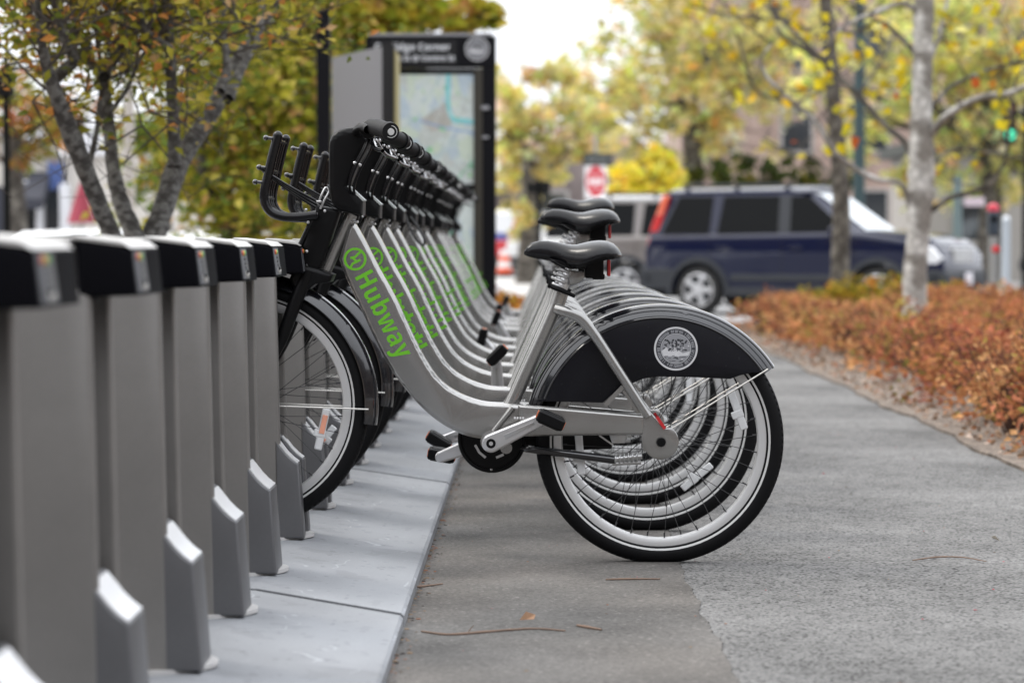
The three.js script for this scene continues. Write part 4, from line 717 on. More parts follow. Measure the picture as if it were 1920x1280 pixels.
// ---- ground litter in the bed and along the platform edge
{
  const R = rng(81), lv = [], br = [[0.26, 0.16, 0.10, 3], [0.36, 0.25, 0.17, 3], [0.2, 0.13, 0.09, 2], [0.45, 0.36, 0.3, 2], [0.36, 0.15, 0.08, 1]];
  for (let i = 0; i < 3400; i++) { const z = -5 - 20 * Math.pow(R(), 0.8); lv.push([V(1.86 + R() * 0.75, 0.02 + R() * 0.012, z), 0.014 + 0.03 * R(), pick(br, R)]); }
  const m = part('leaf_litter', [leafMesh(lv, R, 0.6, 0)], leafMat(0.95, 0), scene, 'stuff'); m.userData.label = 'brown dead leaves and chips lying along the edge of the shrub bed'; m.userData.category = 'leaf litter';
  const g = [], tone = [[0.10, 0.07, 0.05], [0.06, 0.045, 0.04], [0.20, 0.14, 0.09], [0.22, 0.10, 0.06], [0.04, 0.034, 0.03]];
  for (let i = 0; i < 380; i++) { const z = -3.6 - 9 * R() * R() - 4 * R() * R(), off = Math.pow(R(), 2.2) * 0.035, s = 0.0018 + 0.0036 * R() * R(), b = new THREE.IcosahedronGeometry(s, 0); b.scale(1 + R(), 0.6, 1 + R()).rotateY(R() * 6).translate(-0.279 + off, 0.002 + s * 0.5, z); const c = tone[Math.floor(R() * 5)], n = b.attributes.position.count, a = new Float32Array(n * 3); for (let k = 0; k < n; k++) a.set(c, k * 3); b.setAttribute('color', new THREE.BufferAttribute(a, 3)); g.push(b); }
  for (let i = 0; i < 260; i++) { const z = -3.7 - 8 * R(), s = 0.0012 + 0.0028 * R() * R(), x = -0.27 + R() * 2.0, b = new THREE.IcosahedronGeometry(s, 0); b.scale(1 + R(), 0.5, 1 + R()).translate(x, 0.003 + s * 0.3, z); const c = R() < 0.25 ? [0.34, 0.06, 0.08] : tone[Math.floor(R() * 5)], n = b.attributes.position.count, a = new Float32Array(n * 3); for (let k = 0; k < n; k++) a.set(c, k * 3); b.setAttribute('color', new THREE.BufferAttribute(a, 3)); g.push(b); }
  const e = part('debris', g, std(1, 0.95, 0, { vertexColors: true }), scene, 'stuff'); e.userData.label = 'dark crumbs and bits of leaf caught along the platform edge'; e.userData.category = 'debris';
  // twigs and leaves one can tell apart
  const T = std([0.20, 0.135, 0.10], 0.9), gp = (px, py, y = 0.004) => { const v = at(px, py, 1).sub(camera.position); return camera.position.clone().addScaledVector(v, (y - EYE) / v.y); };
  const twig = (label, pts, r, fork) => { const p = pts.map((q) => gp(q[0], q[1], 0.006)); const c = p[0].clone(), l = [taper(p.map((q) => q.clone().sub(c)), [r * 0.7, r, r * 0.8, r * 0.6], 24, 8, 0.25, 3)]; if (fork) l.push(taper([gp(...fork[0], 0.006).sub(c), gp(...fork[1], 0.02).sub(c)], [r * 0.5, r * 0.3], 4, 6)); const m = single('twig', l, T, label, 'twig'); m.position.copy(c); };
  twig('long thin twig lying on the paved strip below the bike', [[790, 1183], [840, 1189], [900, 1185], [960, 1180], [1005, 1178], [1060, 1182]], 0.0027, [[878, 1184], [888, 1172]]);
  twig('short stubby twig on the paved strip beside the long one', [[1082, 1172], [1105, 1176], [1128, 1180]], 0.0034);
  twig('pale straight stick lying just below the rear wheel', [[1136, 1086], [1185, 1085], [1238, 1085]], 0.0026);
  twig('thin dark twig lying alone on the coarse path at right', [[1712, 1050], [1760, 1044], [1800, 1044], [1850, 1052]], 0.0022);
  twig('small dark twig near the platform edge', [[776, 1100], [790, 1099], [806, 1097], [830, 1094]], 0.0026);
  const leafAt = (label, px, py, s, c, rot) => { const g2 = leafMesh([[V(0, 0, 0), 1, [1, 1, 1]]], rng(5), 0.55, 0); g2.deleteAttribute('color'); const m = single('fallen_leaf', [g2], phys(c, 0.85, 0, { side: THREE.DoubleSide }), label, 'leaf'); const p = gp(px, py, 0.012); m.position.copy(p); m.scale.setScalar(s); m.rotation.set(0.2, rot, 0.1); };
  leafAt('curled pale brown leaf on the paved strip above the short twig', 1004, 1152, 0.055, [0.42, 0.25, 0.15], 0.6);
  leafAt('small reddish leaf tucked at the end of the platform seam', 752, 1158, 0.028, [0.30, 0.08, 0.04], 1.6);
  leafAt('tiny pale leaf lying on the coarse path at right', 1858, 1006, 0.03, [0.5, 0.45, 0.38], 2.5);
  leafAt('tiny dark leaf lying on the platform plate', 745, 937, 0.022, [0.07, 0.05, 0.05], 0.5);
}
// ---------------------------------------------------------------- map board, kiosk, pole
const MS = {
  black: phys([0.006, 0.006, 0.008], 0.4, 0, { specularIntensity: 0.3 }), blackMatt: phys(0.007, 0.6, 0, { specularIntensity: 0.3 }), grey: std([0.30, 0.30, 0.315], 0.5, 0.2), white: std(0.78, 0.5), glass: phys(1, 0.04, 0, { transmission: 1, thickness: 0, ior: 1.45 }),
  brownPost: std([0.05, 0.045, 0.035], 0.45, 0.3), edge: std([0.35, 0.30, 0.12], 0.5),
};
const mapPrint = canvasMap(768, 1024, (c, w, h) => {
  const r = rng(17); c.fillStyle = '#cdd9d3'; c.fillRect(0, 0, w, h);
  for (let i = 0; i < 260; i++) { c.fillStyle = ['#bfcfcf', '#d3dcd8', '#bccbd4', '#cfdbca', '#c6ccc7'][Math.floor(r() * 5)]; c.beginPath(); c.ellipse(r() * w, r() * h, 20 + r() * 90, 14 + r() * 60, r() * 3, 0, 7); c.fill(); }
  c.fillStyle = '#b5b3ab'; c.beginPath(); c.moveTo(330, 300); c.lineTo(560, 170); c.lineTo(590, 330); c.lineTo(430, 380); c.fill();
  c.strokeStyle = '#86d3d6'; c.lineWidth = 34; c.beginPath(); c.moveTo(560, 0); c.bezierCurveTo(560, 160, 545, 260, 620, 300); c.lineTo(800, 310); c.stroke();
  for (let i = 0; i < 40; i++) { c.fillStyle = r() < 0.6 ? '#8ed089' : '#5aae74'; c.beginPath(); c.ellipse(r() * w, r() * h, 5 + r() * 22, 4 + r() * 12, r() * 3, 0, 7); c.fill(); }
  c.strokeStyle = '#e7ecec'; for (let i = 0; i < 120; i++) { c.lineWidth = 1 + r() * 3; c.beginPath(); const x = r() * w, y = r() * h, a = (r() < 0.5 ? 0.3 : 1.9) + (r() - 0.5) * 0.4, l = 80 + r() * 320; c.moveTo(x, y); c.lineTo(x + Math.cos(a) * l, y + Math.sin(a) * l); c.stroke(); }
  c.strokeStyle = '#7fa4d8'; c.lineWidth = 9; c.beginPath(); c.moveTo(330, 300); c.lineTo(540, 350); c.lineTo(768, 380); c.stroke(); c.strokeStyle = '#55c489'; c.lineWidth = 7; c.beginPath(); c.moveTo(768, 560); c.lineTo(640, 680); c.lineTo(560, 900); c.stroke();
  for (let i = 0; i < 160; i++) { c.fillStyle = ['#c06070', '#6a7fb0', '#55a070', '#8a8f94'][Math.floor(r() * 4)]; c.fillRect(r() * w, r() * h, 3 + r() * 9, 3 + r() * 6); }
  c.fillStyle = '#7ccbdc'; c.beginPath(); c.moveTo(380, 760); c.lineTo(520, 700); c.lineTo(600, 1024); c.lineTo(420, 1024); c.fill();
});
const headPrint = canvasMap(1024, 300, (c) => { c.fillStyle = '#0c0d11'; c.fillRect(0, 0, 1024, 300); c.fillStyle = '#d9dbde'; c.font = 'bold 118px sans-serif'; c.fillText('Coolidge Corner', 30, 128, 955); c.font = 'bold 92px sans-serif'; c.fillText('Beacon St @ Centre St', 30, 250, 985); });
const mBack = (t) => std(1, 0.35, 0, { map: t });
{
  const d = 18.4, a = at(686, 66, d), b = at(930, 66, d), w = b.x - a.x, top = a.y, cx = (a.x + b.x) / 2, turn = 0;
  const t = thing('map_board', 'tall black map board with white heading behind the far bikes', 'map board', [cx, 0, -d], turn);
  part('header', [box(w, 0.235, 0.13, 0, top - 0.13, 0, 0.006)], MS.black, t);
  part('top_edge', [box(w - 0.05, 0.02, 0.12, 0, top + 0.0, 0)], MS.grey, t);
  const hp = new THREE.PlaneGeometry(0.64, 0.19); part('heading', [hp.translate(-w / 2 + 0.37, top - 0.135, 0.0665)], mBack(headPrint), t);
  const sl = at(895, 93, d); part('town_seal', [new THREE.CircleGeometry(0.092, 40).translate(sl.x - cx, sl.y, 0.067)], MSeal, t);
  for (const s of [-1, 1]) part('post', [box(0.1, top - 0.25, 0.12, s * (w / 2 - 0.051), (top - 0.25) / 2, 0, 0.006)], s > 0 ? MS.black : MS.blackMatt, t);
  const m0 = at(736, 140, d), m1 = at(900, 345, d), mw = w - 0.27;
  part('case', [box(w - 0.2, top - 0.5, 0.08, 0, (top - 0.25) / 2 + 0.12, -0.02)], MS.blackMatt, t);
  part('side_trim', [box(0.062, top - 0.26, 0.1, w / 2 - 0.131, (top - 0.26) / 2, 0.0)], MS.brownPost, t);
  for (const [y0, y1, u0, u1] of [[m1.y + 0.0, m0.y, 0.3, 1], [0.45, m1.y - 0.05, 0, 0.3]]) { const g = new THREE.PlaneGeometry(mw, y0 < y1 ? y1 - y0 : 0.3), uv = g.attributes.uv; for (let i = 0; i < 4; i++) uv.setY(i, u0 + (u1 - u0) * uv.getY(i)); part('map_sheet', [g.translate(-0.035, (y0 + y1) / 2, 0.0225)], mBack(mapPrint), t); }
  part('cross_bar', [box(mw, 0.035, 0.05, -0.035, m1.y - 0.025, 0.03, 0.004)], MS.blackMatt, t);
  part('glass', [box(mw, m0.y - m1.y, 0.006, -0.035, (m0.y + m1.y) / 2, 0.046)], MS.glass, t);
  part('hinge', [box(0.06, 0.03, 0.02, w / 2 - 0.08, at(900, 203, d).y, 0.066, 0.004), box(0.05, 0.02, 0.02, w / 2 - 0.08, at(900, 258, d).y, 0.066, 0.004)], MS.grey, t);
}
{
  // payment kiosk seen from its flank: grey flank, black front edge, top sloping up towards the front
  const d0 = 16.2, d1 = 17.1, q = [at(738, 85, d0), at(716, 87, d0 + 0.14), at(622, 108, d1)];
  const t = thing('pay_kiosk', 'grey-sided kiosk with black edge standing left of the map board', 'kiosk', [q[0].x, 0, q[0].z]);
  const P = (v, y) => [v.x - q[0].x, y ?? v.y, v.z - q[0].z];
  const prism = (a, b, ya, yb, th) => { const g = new THREE.BufferGeometry(), v = [[a[0], 0, a[2]], [b[0], 0, b[2]], [b[0], yb, b[2]], [a[0], ya, a[2]], [a[0], 0, a[2] - th], [b[0], 0, b[2] - th], [b[0], yb, b[2] - th], [a[0], ya, a[2] - th]]; g.setAttribute('position', new THREE.Float32BufferAttribute(v.flat(), 3)); g.setIndex([0, 1, 2, 0, 2, 3, 4, 6, 5, 4, 7, 6, 3, 2, 6, 3, 6, 7, 0, 4, 5, 0, 5, 1, 0, 3, 7, 0, 7, 4, 1, 5, 6, 1, 6, 2]); const n = g.toNonIndexed(); n.computeVertexNormals(); return n; };
  part('side', [prism(P(q[2]), P(q[1]), q[2].y, q[1].y, 0.35)], std([0.20, 0.20, 0.215], 0.5, 0.1), t);
  part('front_edge', [prism(P(q[1]), P(q[0]), q[1].y + 0.012, q[0].y + 0.01, 0.3)], MS.black, t);
  part('edge_strip', [box(0.01, q[0].y - 0.03, 0.5, 0.007, (q[0].y - 0.03) / 2, -0.28)], MS.edge, t);
}
{
  const d = 15.8, p = at(607, 300, d), top = at(607, 22, d).y, t = thing('mast', 'plain black square mast standing left of the grey kiosk', 'pole', [p.x, 0, -d]);
  part('shaft', [box(0.088, top, 0.088, 0, top / 2, 0, 0.008)], MS.black, t); part('base', [box(0.24, 0.02, 0.24, 0, 0.012, 0, 0.004)], MS.black, t); part('cap', [box(0.094, 0.012, 0.094, 0, top + 0.004, 0, 0.003)], MS.black, t);
}
// ---------------------------------------------------------------- cars
const MC = {
  navy: phys([0.0028, 0.0055, 0.028], 0.3, 0, { specularIntensity: 0.2, clearcoat: 0.9, clearcoatRoughness: 0.03 }), taupe: phys([0.17, 0.15, 0.14], 0.35, 0.3, { clearcoat: 1, clearcoatRoughness: 0.08 }), white: phys([0.78, 0.79, 0.8], 0.35, 0, { clearcoat: 1, clearcoatRoughness: 0.06 }), silverRoof: phys([0.5, 0.5, 0.5], 0.3, 0.5, { clearcoat: 0.8 }), dark: phys([0.03, 0.031, 0.034], 0.35, 0.1, { clearcoat: 1 }),
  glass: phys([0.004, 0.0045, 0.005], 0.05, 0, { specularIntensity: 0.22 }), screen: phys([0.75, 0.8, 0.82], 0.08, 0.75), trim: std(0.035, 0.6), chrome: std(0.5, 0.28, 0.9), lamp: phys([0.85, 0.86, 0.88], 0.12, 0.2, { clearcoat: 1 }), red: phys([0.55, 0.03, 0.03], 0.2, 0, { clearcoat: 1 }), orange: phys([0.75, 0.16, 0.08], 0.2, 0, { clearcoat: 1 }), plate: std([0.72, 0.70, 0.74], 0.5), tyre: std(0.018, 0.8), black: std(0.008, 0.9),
};
// tall estate car: x forward, z towards the viewer's side; wheels at +-1.31
function estateCar(label, paint, pos, turn, roofMat) {
  const t = thing('parked_car', label, 'car', pos, turn);
  const arch = (x) => { const l = []; for (let a = 0; a <= 12; a++) { const q = Math.PI * (1 - a / 12); l.push([x + 0.40 * Math.cos(q), 0.33 + 0.41 * Math.sin(q)]); } return l; };
  const lower = [[-2.10, 0.42], [-1.78, 0.30], ...arch(-1.31), [-0.85, 0.27], [0.85, 0.27], ...arch(1.31), [1.8, 0.30], [2.18, 0.38], [2.23, 0.62], [2.20, 0.86], [2.08, 0.99], [1.1, 1.14], [0.9, 1.15], [-2.06, 1.10], [-2.14, 0.9], [-2.14, 0.55]];
  part('body', [slab(lower, 1.76, 0.07, 0, 0, 5)], paint, t);
  // cabin: belt outline and roof outline joined by sloping faces
  const belt = [[-2.10, 0.80], [0.98, 0.80], [1.16, 0.62], [1.16, -0.62], [0.98, -0.80], [-2.10, -0.80]], roof = [[-1.86, 0.66], [0.10, 0.66], [0.28, 0.54], [0.28, -0.54], [0.10, -0.66], [-1.86, -0.66]], yb = 1.09, yr = 1.70;
  const P = [], I = []; for (const [x, z] of belt) P.push(x, yb, z); for (const [x, z] of roof) P.push(x, yr, z); P.push(-0.8, yr + 0.02, 0);
  for (let i = 0; i < 6; i++) { const j = (i + 1) % 6; I.push(i, j, 6 + i, j, 6 + j, 6 + i, 6 + i, 6 + j, 12); }
  let cg = new THREE.BufferGeometry(); cg.setAttribute('position', new THREE.Float32BufferAttribute(P, 3)); cg.setIndex(I); cg = toCreasedNormals(cg, 0.5); part('cabin', [cg], paint, t);
  part('roof', [slab([[-0.665, 0], [0.665, 0], [0.665, 0.035], [0.6, 0.062], [0.45, 0.085], [0.25, 0.098], [0, 0.103], [-0.25, 0.098], [-0.45, 0.085], [-0.6, 0.062], [-0.665, 0.035]], 2.16, 0.05, 0, 0, 4).rotateY(Math.PI / 2).scale(1, 1.25, 1).translate(-0.80, 1.655, 0)], roofMat ?? paint, t);
  const quad = (a, b, c, d, off) => { const A = V(...a), B = V(...b), Cc = V(...c), Dd = V(...d), n = B.clone().sub(A).cross(Dd.clone().sub(A)).normalize(); if (n.dot(off) < 0) n.negate(); const o = n.multiplyScalar(0.008), g = new THREE.BufferGeometry(), v = []; for (const p of [A, B, Cc, A, Cc, Dd]) v.push(p.x + o.x, p.y + o.y, p.z + o.z); g.setAttribute('position', new THREE.Float32BufferAttribute(v, 3)); g.computeVertexNormals(); return g; };
  const side = (s, x0, x1, x2, x3, lo = 0.05, hi = 0.9) => { const zz = (k) => s * (0.80 - 0.14 * k); return quad([x0, yb + lo * 0.61, zz(lo)], [x1, yb + lo * 0.61, zz(lo)], [x2, yb + hi * 0.61, zz(hi)], [x3, yb + hi * 0.61, zz(hi)], V(0, 0, s)); };
  for (const s of [1, -1]) {
    part('side_window', [side(s, -1.90, -1.18, -1.16, -1.68)], MC.glass, t); part('side_window', [side(s, -1.06, -0.14, -0.16, -1.00)], MC.glass, t); part('side_window', [side(s, 0.02, 0.90, 0.26, -0.0)], MC.glass, t);
    part('door_pillar', [side(s, -0.15, 0.03, 0.01, -0.17, 0.05, 0.9)], MC.trim, t);
    part('belt_trim', [box(2.1, 0.022, 0.02, -0.1, 1.105, s * 0.812)], MC.chrome, t);
    for (const x of [-0.95, 0.15]) part('door_handle', [box(0.2, 0.03, 0.03, x, 0.93, s * 0.886, 0.01)], paint, t);
    for (const x of [-1.13, -0.06, 1.0]) part('door_seam', [box(0.008, 0.68, 0.006, x, 0.68, s * 0.8795)], MC.black, t);
    part('side_moulding', [box(1.6, 0.09, 0.03, -0.02, 0.52, s * 0.885, 0.012)], MC.trim, t);
    part('sill', [box(1.75, 0.14, 0.05, 0, 0.33, s * 0.862, 0.02)], MC.trim, t);
    for (const x of [-1.31, 1.31]) part('wheel_arch', [sweep([[0.40, s * 0.85], [0.40, s * 0.90], [0.47, s * 0.895], [0.475, s * 0.87]], -0.15, Math.PI + 0.15, 28).translate(x, 0.33, 0)], MC.trim, t);
    part('tail_light', [slab([[-2.17, 0.86], [-2.06, 0.86], [-1.99, 1.08], [-1.80, 1.64], [-1.88, 1.665], [-2.07, 1.24]], 0.09, 0.015, s * 0.74)], MC.red, t);
    part('lamp_cap', [slab([[-2.00, 1.38], [-1.905, 1.38], [-1.80, 1.65], [-1.89, 1.68]], 0.094, 0.012, s * 0.74)], MC.orange, t);
    part('headlight', [slab([[1.72, 0.72], [2.15, 0.72], [2.21, 0.80], [2.08, 0.95], [1.76, 0.99]], 0.34, 0.03, s * 0.725)], MC.lamp, t);
    part('mirror', [new RoundedBoxGeometry(0.12, 0.17, 0.2, 3, 0.05).translate(0.72, 1.14, s * 0.95)], paint, t);
  }
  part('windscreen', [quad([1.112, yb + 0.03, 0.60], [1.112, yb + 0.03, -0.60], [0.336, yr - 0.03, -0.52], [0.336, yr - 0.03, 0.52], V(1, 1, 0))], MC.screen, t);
  part('rear_window', [quad([-2.08, yb + 0.08, 0.66], [-2.08, yb + 0.08, -0.66], [-1.90, yr - 0.07, -0.56], [-1.90, yr - 0.07, 0.56], V(-1, 0.3, 0))], MC.glass, t);
  part('bonnet', [slab([[0.92, 1.17], [1.2, 1.175], [1.7, 1.125], [2.02, 1.05], [2.12, 0.97], [2.12, 0.92], [0.92, 1.0]], 1.52, 0.04)], paint, t);
  const gr = part('grille', [box(0.06, 0.21, 0.84, 2.195, 0.83, 0, 0.025)], MC.chrome, t); for (const [y, zz] of [[0.885, 0.2], [0.885, -0.2], [0.785, 0.21], [0.785, -0.21]]) part('grille_gap', [box(0.05, 0.028, 0.26, 2.2, y, zz, 0.01)], MC.black, gr);
  part('front_bumper', [box(0.30, 0.30, 1.78, 2.12, 0.5, 0, 0.09), box(0.5, 0.30, 0.06, 1.95, 0.5, 0.86, 0.025), box(0.5, 0.30, 0.06, 1.95, 0.5, -0.86, 0.025)], MC.trim, t); part('air_intake', [box(0.1, 0.1, 1.1, 2.24, 0.44, 0, 0.03)], MC.black, t);
  part('number_plate', [box(0.012, 0.16, 0.31, 2.295, 0.52, 0, 0.003)], MC.plate, t);
  part('rear_bumper', [box(0.28, 0.28, 1.78, -2.06, 0.5, 0, 0.08), box(0.5, 0.3, 0.06, -1.95, 0.5, 0.86, 0.025), box(0.5, 0.3, 0.06, -1.95, 0.5, -0.86, 0.025)], MC.trim, t);
  part('roof_rail', [box(1.7, 0.035, 0.04, -0.85, 1.80, 0.58, 0.012), ...[-1.6, -0.85, -0.1].map((x) => box(0.06, 0.07, 0.03, x, 1.765, 0.58))], MC.trim, t); part('roof_rail', [box(1.7, 0.035, 0.04, -0.85, 1.80, -0.58, 0.012), ...[-1.6, -0.85, -0.1].map((x) => box(0.06, 0.07, 0.03, x, 1.765, -0.58))], MC.trim, t);
  part('underbody', [box(4.0, 0.2, 1.5, 0, 0.34, 0)], MC.black, t);
  for (const x of [-1.31, 1.31]) for (const s of [1, -1]) {
    const w = part('wheel', [new THREE.TorusGeometry(0.265, 0.085, 12, 36).scale(1, 1, 1.25)], MC.tyre, t); w.position.set(x, 0.345, s * 0.78);
    const sp = []; for (let k = 0; k < 5; k++) sp.push(box(0.2, 0.075, 0.03, 0.12, 0, s * 0.085, 0.012).rotateZ(k * 1.2566)); part('rim', [sweep([[0.235, s * 0.02], [0.235, s * 0.1], [0.215, s * 0.105], [0.2, s * 0.06]], 0, 6.2832, 36), ...sp, rod(V(0, 0, s * 0.05), V(0, 0, s * 0.11), 0.06, 0.05, 20)], MB.alloy, w); part('brake_disc', [rod(V(0, 0, s * 0.03), V(0, 0, s * 0.045), 0.2, 0.2, 28)], MC.trim, w);
  }
  return t;
}
const TH = 28 * Math.PI / 180;
estateCar('dark blue estate car parked across the street behind the two bed trees', MC.navy, [3.87, -0.15, -33.75], -TH);
estateCar('taupe estate car with a silver roof, half hidden behind the dark blue car', MC.taupe, [2.95, -0.15, -39.6], -12 * Math.PI / 180, MC.silverRoof);
estateCar('white car far up the street behind the bike saddles', MC.white, [1.6, -0.15, -64], -20 * Math.PI / 180);
estateCar('dark car with a white front, cut off at the right edge behind the meter', MC.dark, [13.3, -0.15, -54], 2.7, MC.white);
// lower saloons
function saloon(label, paint, pos, turn) {
  const t = thing('saloon_car', label, 'car', pos, turn);
  const lo = [[-2.2, 0.35], [-1.75, 0.25], [-1.7, 0.5], [-1.35, 0.68], [-1.0, 0.5], [-0.95, 0.22], [0.95, 0.22], [1.0, 0.5], [1.35, 0.68], [1.7, 0.5], [1.75, 0.25], [2.2, 0.35], [2.24, 0.6], [2.1, 0.76], [1.0, 0.92], [-1.6, 0.97], [-2.18, 0.92], [-2.25, 0.6]];
  part('body', [slab(lo, 1.74, 0.08, 0, 0, 4)], paint, t); part('cabin', [slab([[-1.7, 0.9], [-1.0, 1.4], [0.1, 1.43], [1.0, 0.9]], 1.36, 0.12, 0, 0, 4)], paint, t);
  for (const s of [1, -1]) { part('side_window', [slab([[-1.3, 0.96], [-0.92, 1.3], [-0.3, 1.34], [-0.3, 0.96]], 0.012, 0, s * 0.682)], MC.glass, t); part('side_window', [slab([[-0.22, 0.96], [-0.22, 1.34], [0.1, 1.34], [0.7, 0.96]], 0.012, 0, s * 0.682)], MC.glass, t); part('tail_light', [box(0.05, 0.14, 0.3, -2.23, 0.78, s * 0.66, 0.02)], MC.red, t); part('headlight', [box(0.08, 0.13, 0.34, 2.17, 0.66, s * 0.64, 0.03)], MC.lamp, t); }
  part('windscreen', [box(0.012, 0.62, 1.16, 0, 0, 0).rotateZ(-1.04 + Math.PI / 2 - 0.5).translate(0.62, 1.16, 0)], MC.glass, t);
  for (const x of [-1.35, 1.35]) for (const s of [1, -1]) { const w = part('wheel', [new THREE.TorusGeometry(0.24, 0.075, 10, 28)], MC.tyre, t); w.position.set(x, 0.315, s * 0.76); part('rim', [rod(V(0, 0, s * 0.02), V(0, 0, s * 0.06), 0.2, 0.18, 24)], MB.alloy, w); }
}
saloon('white saloon across the street, its roof showing above the nearest docks', MC.white, [-4.75, -0.42, -27.5], 0.15);
saloon('white saloon beyond the three-stemmed tree, roof between its stems', MC.white, [-2.95, -0.45, -24.6], 1.2);
saloon('small white saloon low behind the front racks of the bikes', MC.white, [-2.7, -0.38, -30.5], 0.2);
// ---------------------------------------------------------------- signs and street furniture
function post(t, h, r, mat) { part('post', [rod(V(0, 0, 0), V(0, h, 0), r, r, 12)], mat, t); }
MC.trim.color.setRGB(0.022, 0.025, 0.031);
const signGrey = std([0.35, 0.36, 0.36], 0.5, 0.5);
{
  const d = 46, p = at(1117, 340, d), s = (x) => x * d / FOCAL, t = thing('no_entry_sign', 'square red and white no entry sign under a dark one way plate', 'road sign', [p.x, -0.15, -d]);
  post(t, p.y + 1.0, 0.03, signGrey);
  const pr = canvasMap(256, 352, (c) => { c.fillStyle = '#e9e6e6'; c.fillRect(0, 0, 256, 352); c.fillStyle = '#c8142c'; c.beginPath(); c.ellipse(128, 176, 112, 150, 0, 0, 7); c.fill(); c.fillStyle = '#f0ecec'; c.fillRect(40, 152, 176, 50); c.font = 'bold 40px sans-serif'; c.textAlign = 'center'; c.fillText('DO NOT', 128, 120); c.fillText('ENTER', 128, 258); });
  part('panel', [box(s(41), s(66), 0.02, 0, p.y + 0.15, 0.045)], std(1, 0.5, 0, { map: pr }), t);
  const q = at(1120, 299, d), p2 = canvasMap(256, 96, (c) => { c.fillStyle = '#2c302f'; c.fillRect(0, 0, 256, 96); c.fillStyle = '#8d918f'; c.font = 'bold 44px sans-serif'; c.textAlign = 'center'; c.fillText('ONE WAY', 128, 64); }); part('name_plate', [box(s(54), s(23), 0.02, q.x - p.x, q.y + 0.15, 0.045)], std(1, 0.6, 0, { map: p2 }), t);
}
{
  const d = 44, p = at(1010, 352, d), t = thing('walk_signal', 'dark pedestrian signal on a post behind the bike saddles', 'traffic signal', [p.x, -0.15, -d]); post(t, p.y + 0.3, 0.05, MS.blackMatt);
  part('signal_head', [box(0.2, 0.2, 0.18, -0.12, p.y + 0.15, 0.1, 0.02)], MS.blackMatt, t); part('signal_head', [box(0.18, 0.24, 0.18, 0.12, p.y + 0.15, 0.1, 0.02)], MS.blackMatt, t); part('push_button', [box(0.1, 0.22, 0.1, 0, 0.85, 0.07, 0.02)], signGrey, t); part('base', [rod(V(0, 0, 0), V(0, 0.2, 0), 0.16, 0.1, 16)], MS.blackMatt, t);
}
{
  const d = 62, p = at(946, 440, d), o = phys([0.8, 0.12, 0.05], 0.5);
  const t = thing('traffic_barrel', 'orange and white striped barrel right of the map board', 'traffic barrel', [p.x, -0.03, -d]); for (let k = 0; k < 4; k++) part('band', [rod(V(0, 0.1 + k * 0.15, 0), V(0, 0.25 + k * 0.15, 0), 0.20 - k * 0.025, 0.18 - k * 0.025, 20)], k % 2 ? MS.white : o, t); part('foot', [rod(V(0, 0, 0), V(0, 0.1, 0), 0.34, 0.3, 20)], MS.blackMatt, t);
  const q = at(948, 410, 75), v = thing('delivery_van', 'far white van with a blue and red side next to the map board', 'van', [q.x, -0.15, -75], 1.3);
  part('body', [box(4.6, 1.0, 1.9, 0, 1.5, 0, 0.15)], MC.white, v); part('lower_body', [box(4.7, 0.5, 1.92, 0.05, 0.85, 0, 0.08)], phys([0.55, 0.04, 0.05], 0.4), v); part('stripe', [box(4.62, 0.2, 1.93, 0, 1.2, 0, 0.02)], phys([0.03, 0.05, 0.3], 0.4), v); part('windscreen', [box(0.05, 0.6, 1.6, 2.3, 1.6, 0, 0.02)], MC.glass, v); for (const x of [-1.4, 1.5]) for (const s of [1, -1]) { const w = part('wheel', [new THREE.TorusGeometry(0.24, 0.1, 10, 24)], MC.tyre, v); w.position.set(x, 0.34, s * 0.86); }
}
{
  const d = 25.4, p = at(1863, 420, d), t = thing('parking_meter', 'dark parking meter with a red top on a grey post at right', 'parking meter', [p.x, 0, -d]); post(t, at(1863, 440, d).y, 0.045, signGrey);
  const a = at(1863, 395, d).y, b = at(1863, 443, d).y; part('meter_head', [new RoundedBoxGeometry(0.115, a - b, 0.12, 4, 0.03).translate(0, (a + b) / 2, 0)], std([0.035, 0.05, 0.07], 0.4), t); part('dome', [new THREE.SphereGeometry(0.06, 20, 12).scale(1.1, 1, 1).translate(0, a + 0.02, 0)], phys([0.6, 0.05, 0.08], 0.3), t); const r = at(1866, 467, d).y; part('red_tag', [new THREE.SphereGeometry(0.04, 16, 10).scale(1, 1, 0.4).translate(0.02, r, 0.045)], phys([0.65, 0.03, 0.04], 0.4), t); part('display', [box(0.07, 0.05, 0.01, 0, a - 0.09, 0.062, 0.003)], MC.glass, t);
}
{
  const d = 29, p = at(1887, 470, d), t = thing('white_post', 'slim white post standing right of the parking meter', 'post', [p.x, -0.1, -d]); const h = at(1887, 412, d).y + 0.1; part('shaft', [rod(V(0, 0, 0), V(0, h, 0), 0.055, 0.05, 16)], std([0.4, 0.44, 0.48], 0.5), t); part('cap', [new THREE.SphereGeometry(0.05, 16, 8, 0, 6.3, 0, 1.57).translate(0, h, 0)], std([0.62, 0.66, 0.7], 0.4), t); part('collar', [rod(V(0, 0, 0), V(0, 0.08, 0), 0.08, 0.07, 16)], signGrey, t);
}
{
  const d = 36, p = at(1796, 400, d), t = thing('green_sign_post', 'grey-green signpost with a pale sign behind the front of the blue car', 'signpost', [p.x, -0.15, -d]); post(t, at(1796, 330, d).y + 0.15, 0.07, std([0.14, 0.19, 0.19], 0.5)); const q = at(1826, 378, d); part('sign_panel', [box(0.3, 0.13, 0.02, q.x - p.x, q.y + 0.15, 0.08)], std([0.6, 0.5, 0.54], 0.5), t); part('bracket', [box(0.2, 0.03, 0.03, 0.12, q.y + 0.15, 0.05)], signGrey, t);
}
